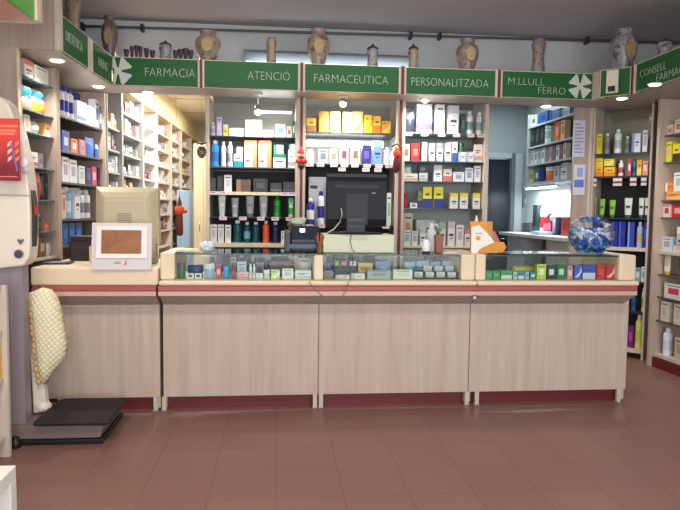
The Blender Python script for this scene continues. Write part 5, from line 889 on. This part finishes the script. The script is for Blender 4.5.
def jar(px0, px1, y0, y1, label, m, shape='vase', Y=5.74, fr=None):
    if fr is None: x, _, z1 = atY((px0+px1)/2, y0, Y); x0 = atY(px0, y0, Y)[0]; x1 = atY(px1, y0, Y)[0]
    else:
        x, Y, z1 = atX((px0+px1)/2, y0, fr); dpt = Vector((x, Y, 0)).length; x0, x1 = 0, (px1-px0)/F*dpt
    r = (x1-x0)/2; h = max(.12, z1-ZT)
    t = thing('apothecary_jar', label, 'ceramic jar', (x, Y, ZT-.0055), 0, 'old ceramic pharmacy jars on the bulkhead')
    if shape == 'vase':
        mb = MB(); mb.lathe([(r*.5, 0), (r*.55, h*.03), (r*.6, h*.12), (r*.95, h*.45), (r, h*.6), (r*.9, h*.76), (r*.62, h*.86)], m, 24); part('body', mb, t); mb = MB(); mb.lathe([(r*.62, h*.862), (r*.55, h*.9), (r*.66, h*.98), (r*.66, h), (r*.4, h)], m, 24); part('neck', mb, t)
        mb = MB(); mb.prism([(r*.42*math.cos(i*math.pi/8), h*.5+h*.2*math.sin(i*math.pi/8)) for i in range(16)], -r*1.03, -r*.9, M((160, 136, 92), .4, noise=.5, scale=30)); part('painted_shield', mb, t)
    else:
        mb = MB(); hh = h*.78 if shape == 'lid' else h
        mb.lathe([(r*.8, 0), (r*.85, hh*.04), (r*.95, hh*.12), (r*.78, hh*.4), (r*.82, hh*.65), (r, hh*.86), (r*.8, hh*.93), (r*.8, hh)], m, 20); part('body', mb, t)
        if shape == 'lid': mb = MB(); mb.lathe([(r*.9, hh), (r*.92, hh+h*.04), (r*.5, hh+h*.12), (r*.15, hh+h*.14), (r*.22, hh+h*.18), (r*.08, h)], M((50, 48, 60), .4), 16); part('lid', mb, t)
jar(307, 330, 29, 64, 'large cream ceramic vase with painted face over the FARMACÈUTICA sign', J[0]); jar(195, 221, 31, 62, 'round painted ceramic vase above the post left of the ATENCIÓ sign', J[0])
jar(266, 277, 37, 64, 'slim brown ceramic jar over the ATENCIÓ sign', J[0], 'alb'); jar(366.5, 379, 43, 66, 'small blue ceramic jar with dark pointed lid', J[1], 'lid'); jar(408, 419, 43, 68, 'slim ceramic jar with dark knob lid at the left end of the PERSONALITZADA sign', J[0], 'lid')
jar(456.5, 479, 39, 69, 'wide ceramic jar with purple and gold shield over the PERSONALITZADA sign', J[2]); jar(532, 546, 39, 72, 'straight floral ceramic jar over the M.LLULL FERRO sign', J[2], 'alb')
jar(612, 637, 29, 67, 'big dark blue and white ceramic vase over the corner sign', J[1], 'vase', 5.55); jar(158.5, 172.5, 40, 60, 'small round ceramic jar with a knob over the FARMÀCIA sign', J[1], 'lid')
jar(101, 118, 16, 57, 'tall dark ceramic vase at the left corner of the bulkhead', ceramic('ceramic_dark', (110, 94, 90), (60, 44, 46), (120, 76, 60), 24), 'vase', 5.66)
jar(658, 672, 37, 56, 'small white and blue ceramic jar over the long right sign', J[1], 'lid', fr=3.2); jar(66, 80, -4, 20, 'pale ceramic jar over the DIETÈTICA sign', J[0], 'alb', fr=-1.6)
DKC = M((70, 50, 54), .5, noise=.2)
for i, (px, wd, yy) in enumerate(((127, 5, 53), (132.5, 4, 50), (137, 4, 49), (141, 4, 50), (147, 5, 52), (153, 5, 54), (176, 5, 54), (181, 5, 53), (186, 5, 52), (191, 5, 54))):
    x, _, zz = atY(px, yy, 5.74); r = wd/F*5.7/2; h = max(.05, zz-ZT+.03); mb = MB(); mb.lathe([(r*.7, 0), (r*.9, h*.1), (r*.6, h*.3), (r, h*.8), (r*1.05, h)], DKC, 12)
    single('mortar', mb, 'small dark mortar on top of the FARMÀCIA bulkhead, %s from the left' % ORD[i], 'mortar', (x, 5.72, ZT-.0055), 0, 'dark mortars on the bulkhead')
# wall light above bulkhead
a = atY(244, 62, 6.36); b = atY(418, 64, 6.36)
t = thing('wall_strip_light', 'long grey fluorescent fitting glowing on the wall behind the ceramic jars', 'strip light', ((a[0]+b[0])/2, 6.36, a[2]-.03)); L = (b[0]-a[0])/2
mb = MB(); mb.box(-L, L, .04, .14, -.02, .15, M((126, 132, 138), .5)); mb.box(-L, L, -.01, .14, .125, .15, M((110, 114, 120), .5)); part('housing', mb, t, bv=.004)
mb = MB(); mb.tube([(-L+.02, .0, .02), (L-.02, 0, .02)], .022, emit('tube_glow_wall', (235, 248, 255), 2.0)); part('tube', mb, t)
l = bpy.data.lights.new('strip', 'AREA'); l.shape = 'RECTANGLE'; l.size = 1.6; l.size_y = .05; l.energy = 3; l.color = (.9, .97, 1); o = bpy.data.objects.new('strip_beam', l); C.objects.link(o); o.parent = t; o.location = (0, -.05, .02); o.rotation_euler = (math.radians(60), 0, 0)
# ------------------------------------------------------------ weighing machine at the left
Ym = 3.78; q = lambda px, py: (atY(px, py, Ym)[0], atY(px, py, Ym)[2])
WM = M((226, 214, 196), .35, noise=.02); MG = M((140, 130, 136), .4)
t = thing('weighing_machine', 'tall white weighing machine with grey column and floor platform', 'weighing machine', (0, 0, 0))
prof = [(0, 96), (8, 104), (13, 116), (19, 135), (25, 160), (28.5, 185), (30, 215), (30, 245), (29, 258), (23, 266), (0, 268.5), (-14, 268.5), (-14, 96)]
mb = MB(); mb.prism([q(*p) for p in prof], Ym, Ym+.14, WM); part('head_housing', mb, t, bv=.012)
mb = MB(); a0 = q(0, 195); a1 = q(30, 195); mb.box(q(-14, 195)[0], a1[0], Ym-.004, Ym, a0[1]-.003, a0[1]+.003, M((170, 160, 150), .5)); part('seam', mb, t)
mb = MB(); ov = [(29, 190), (30.6, 200), (31.5, 215), (31.4, 232), (30, 247), (28, 247), (28, 190)]
mb.prism([q(*p) for p in ov], Ym+.03, Ym+.10, DARK); part('side_recess', mb, t, 'dark oval recess')
mb = MB(); mb.prism([q(*p) for p in ((30, 205), (32.5, 205), (32.5, 215), (30, 215))], Ym+.045, Ym+.085, M((190, 40, 40), .4)); part('handset', mb, t, 'red handset')
mb = MB(); hp_ = [(x-2, y) for x, y in [(22.8, 245), (19.5, 241), (20, 239), (21.6, 239), (22.8, 240.5), (24, 239), (25.6, 239), (26, 241)]]; mb.prism([q(*p) for p in hp_], Ym-.003, Ym, M((96, 92, 96), .4)); part('heart_symbol', mb, t, 'grey heart symbol')
c0 = q(19, 254); mb = MB()
mb.prism([(c0[0]+.028*math.cos(i*math.pi/10), c0[1]+.028*math.sin(i*math.pi/10)) for i in range(20)], -.006+Ym, Ym+.001, M((150, 146, 146), .4)); mb.prism([(c0[0]+.022*math.cos(i*math.pi/10), c0[1]+.022*math.sin(i*math.pi/10)) for i in range(20)], Ym-.008, Ym-.005, M((62, 58, 62), .4)); part('speaker', mb, t)
mb = MB(); c1 = q(24, 163); mb.ball((c1[0], Ym-.005, c1[1]), .028, M((236, 236, 240), .25), sc=(1, .6, 1.2)); mb.ball((c1[0]+.008, Ym-.01, c1[1]-.04), .022, M((206, 200, 200), .25), sc=(1.2, .6, .8)); part('hose_clip', mb, t)
xc0, xc1 = atY(5, 350, 3.84)[0], atY(25, 350, 3.84)[0]
mb = MB(); mb.box(xc0-.02, xc1, 3.82, 3.92, .1, q(10, 266)[1], MG); mb.box(xc0+.05, xc1-.06, 3.812, 3.82, .12, q(10, 268)[1], M((158, 148, 152), .4)); part('column', mb, t, bv=.01)
mb = MB(); mb.box(-1.62, -1.03, 3.76, 4.26, 0, .03, BLACK); part('base_plate', mb, t, bv=.006)
mb = MB(); mb.prism([(-1.6, .031), (-1.05, .031), (-1.03, .105), (-1.6, .115)], 3.78, 4.24, M((126, 108, 104), .45)); part('plinth', mb, t, bv=.006)
mb = MB(); mb.box(-1.42, -.985, 3.73, 4.19, .122, .152, M((34, 26, 28), .7, bump=.2)); part('platform_mat', mb, t, bv=.02)
mb = MB(); mb.lathe([(.03, 0), (.034, .006), (.03, .03)], BLACK, 14, -1.52, 3.74); mb.lathe([(.03, .03), (.02, .06)], BLACK, 14, -1.52, 3.74); part('levelling_wheel', mb, t)
# poster board
a = atY(-12, 118, 3.66); b = atY(20.5, 181, 3.66)
t = thing('poster_board', 'red poster board fixed in front of the white weighing machine', 'poster', (b[0], 3.66, b[2])); wd = b[0]-a[0]; h = a[2]-b[2]
def redmat():
    m = bpy.data.materials.new('red_print'); m.use_nodes = True; nt = m.node_tree; bb = nt.nodes['Principled BSDF']; tc = nt.nodes.new('ShaderNodeTexCoord'); sp = nt.nodes.new('ShaderNodeSeparateXYZ'); r = nt.nodes.new('ShaderNodeValToRGB')
    r.color_ramp.elements[0].color = srgb((120, 20, 34)); r.color_ramp.elements[1].color = srgb((228, 62, 48)); r.color_ramp.elements[0].position = .2; r.color_ramp.elements[1].position = .75
    nt.links.new(tc.outputs['Generated'], sp.inputs[0]); nt.links.new(sp.outputs[2], r.inputs[0]); nt.links.new(r.outputs[0], bb.inputs['Base Color']); return m
mb = MB(); mb.box(-wd, 0, 0, .012, 0, h, M((170, 30, 34), .3)); part('board', mb, t, bv=.003)
mb = MB(); mb.box(-wd, -.004, -.001, 0, .004, h-.004, redmat()); part('print', mb, t)
mb = MB(); OP = M((240, 130, 100), .5)
for i, (z_, x0_, x1_) in enumerate(((.86, .34, .97), (.79, .34, .9), (.74, .3, .85))):
    mb = MB(); mb.box(-wd*(1-x0_), -wd*(1-x1_), -.0018, -.001, h*z_, h*(z_+.035), OP); part('slogan_line', mb, t)
mb = MB(); mb.box(-wd*.85, -wd*.1, -.0018, -.001, h*.06, h*.075, OP); part('slogan_line', mb, t)
mb = MB()
for i in range(3):
    for sx in (-.40, -.16):
        xx, zz = wd*sx, h*(.30+.12*i); mb.prism([(xx, zz), (xx+wd*.13, zz+h*.05), (xx+wd*.15, zz+h*.11), (xx+wd*.02, zz+h*.07)], -.0022, -.001, M((206, 196, 200) if sx < -.3 else (230, 120, 110), .5))
mb.prism([(-wd*.30, h*.62), (-wd*.26, h*.62), (-wd*.06, h*.17), (-wd*.11, h*.15)], -.003, -.001, M((120, 110, 160), .5)); part('thermometer_picture', mb, t)
mb = MB(); mb.box(-wd*.7, -wd*.6, 0.0125, .117, h*.3, h*.4, DARK); part('bracket', mb, t)
# folded padded seat
Ys = 3.985; s = lambda px, py: (atY(px, py, Ys)[0], atY(px, py, Ys)[2])
t = thing('baby_scale_seat', 'folded seat with quilted cream cover on a white post over the scale platform', 'padded seat', (0, 0, 0))
mb = MB(); mb.prism([s(27.5, 293), s(32.5, 292), s(38, 340), s(48, 411), s(34, 413), s(29.5, 340)], Ys-.01, Ys+.05, M((226, 216, 200), .4)); part('post', mb, t, bv=.008)
mb = MB(); a = s(42, 411); mb.lathe([(.05, .153), (.05, .17), (.035, .19), (.02, .2)], WM, 16, a[0], Ys+.02); part('post_foot', mb, t)
out = [(x-1.8, y) for x, y in [(36, 291), (43, 288), (52, 290), (58, 297), (62.5, 310), (66, 325), (69, 342), (67.5, 356), (60, 366), (54, 373), (48, 384), (43.5, 380), (41, 362), (38, 335), (35.5, 310), (34, 297)]]
P_ = [Vector((s(*p)[0], 0, s(*p)[1])) for p in out]; cen = sum(P_, Vector())/len(P_)
def quilt():
    m = bpy.data.materials.new('quilted_cotton'); m.use_nodes = True; nt = m.node_tree; bb = nt.nodes['Principled BSDF']; bb.inputs['Roughness'].default_value = .8; bb.inputs['Base Color'].default_value = srgb((222, 210, 164))
    tc = nt.nodes.new('ShaderNodeTexCoord'); hs = []
    for rot in (35, -50):
        mp = nt.nodes.new('ShaderNodeMapping'); mp.inputs['Rotation'].default_value = (0, math.radians(rot), 0); wv = nt.nodes.new('ShaderNodeTexWave'); wv.inputs['Scale'].default_value = 13; wv.wave_profile = 'SIN'
        nt.links.new(tc.outputs['Object'], mp.inputs[0]); nt.links.new(mp.outputs[0], wv.inputs[0]); hs.append(wv)
    mx = nt.nodes.new('ShaderNodeMath'); mx.operation = 'MINIMUM'; nt.links.new(hs[0].outputs['Fac'], mx.inputs[0]); nt.links.new(hs[1].outputs['Fac'], mx.inputs[1])
    cr = nt.nodes.new('ShaderNodeValToRGB'); cr.color_ramp.elements[0].color = srgb((214, 200, 156)); cr.color_ramp.elements[1].color = srgb((244, 236, 206)); cr.color_ramp.elements[1].position = .35
    bp = nt.nodes.new('ShaderNodeBump'); bp.inputs['Strength'].default_value = .45; bp.inputs['Distance'].default_value = .008; nt.links.new(mx.outputs[0], bp.inputs['Height']); nt.links.new(bp.outputs[0], bb.inputs['Normal']); nt.links.new(mx.outputs[0], cr.inputs[0]); nt.links.new(cr.outputs[0], bb.inputs['Base Color']); return m
mb = MB(); QM = quilt(); n_ = len(P_); rings = []
for f, dy in ((1, .03), (1, -.02), (.92, -.055), (.6, -.075), (.25, -.08)): rings += [tuple(cen+(p-cen)*f+Vector((0, Ys+dy, 0))) for p in P_]
mb.add(rings, [(j*n_+i, (j+1)*n_+i, (j+1)*n_+(i+1) % n_, j*n_+(i+1) % n_) for j in range(4) for i in range(n_)]+[tuple(range(4*n_+n_-1, 4*n_-1, -1)), tuple(range(n_))], QM, True)
o = part('quilted_cover', mb, t)
mb = MB(); TR = M((206, 160, 106), .8, noise=.2)
for i in range(15):
    f = i/14; px_ = 32+(41-32)*f+.8*math.sin(i*2); py_ = 296+(380-296)*f; a = s(px_, py_); mb.ball((a[0], Ys-.045, a[1]), .017, TR, 8, 6, (1, .7, 1.2))
part('ruffled_trim', mb, t, 'tan ruffled trim')
# near-left unit end and little white table
FN = Frame((-1.49, 2.2), 90)
shelfunit('shelving_unit', 'nearest left shelving unit, only its front edge in view', FN, 0, 1.42, 0, .97, .4, [(.12, PALE, .02), (.45, PALE, .02), (.72, PALE, .02), (.97, PALE, .02)], side=PALE, th=.03)
product('box', .14, .2, .08, (236, 190, 50), (240, 220, 120), 2, -1.515, 3.5, .4505, math.pi/2, 'bright yellow box on the nearest left shelving unit', None)
x1, y1 = -.958, 2.36; zt = .45
t = thing('low_table', 'corner of a low white table at the bottom left', 'table', (x1, y1, 0))
WT = M((226, 228, 216), .45); mb = MB(); mb.box(-.48, 0, -.55, 0, zt-.05, zt, WT); part('table_top', mb, t, bv=.004)
for ax, ay in ((-.05, -.05), (-.48, -.05), (-.05, -.55), (-.48, -.55)): mb = MB(); mb.box(ax, ax+.05, ay, ay+.05, 0, zt-.051, WT); part('leg', mb, t, bv=.003)
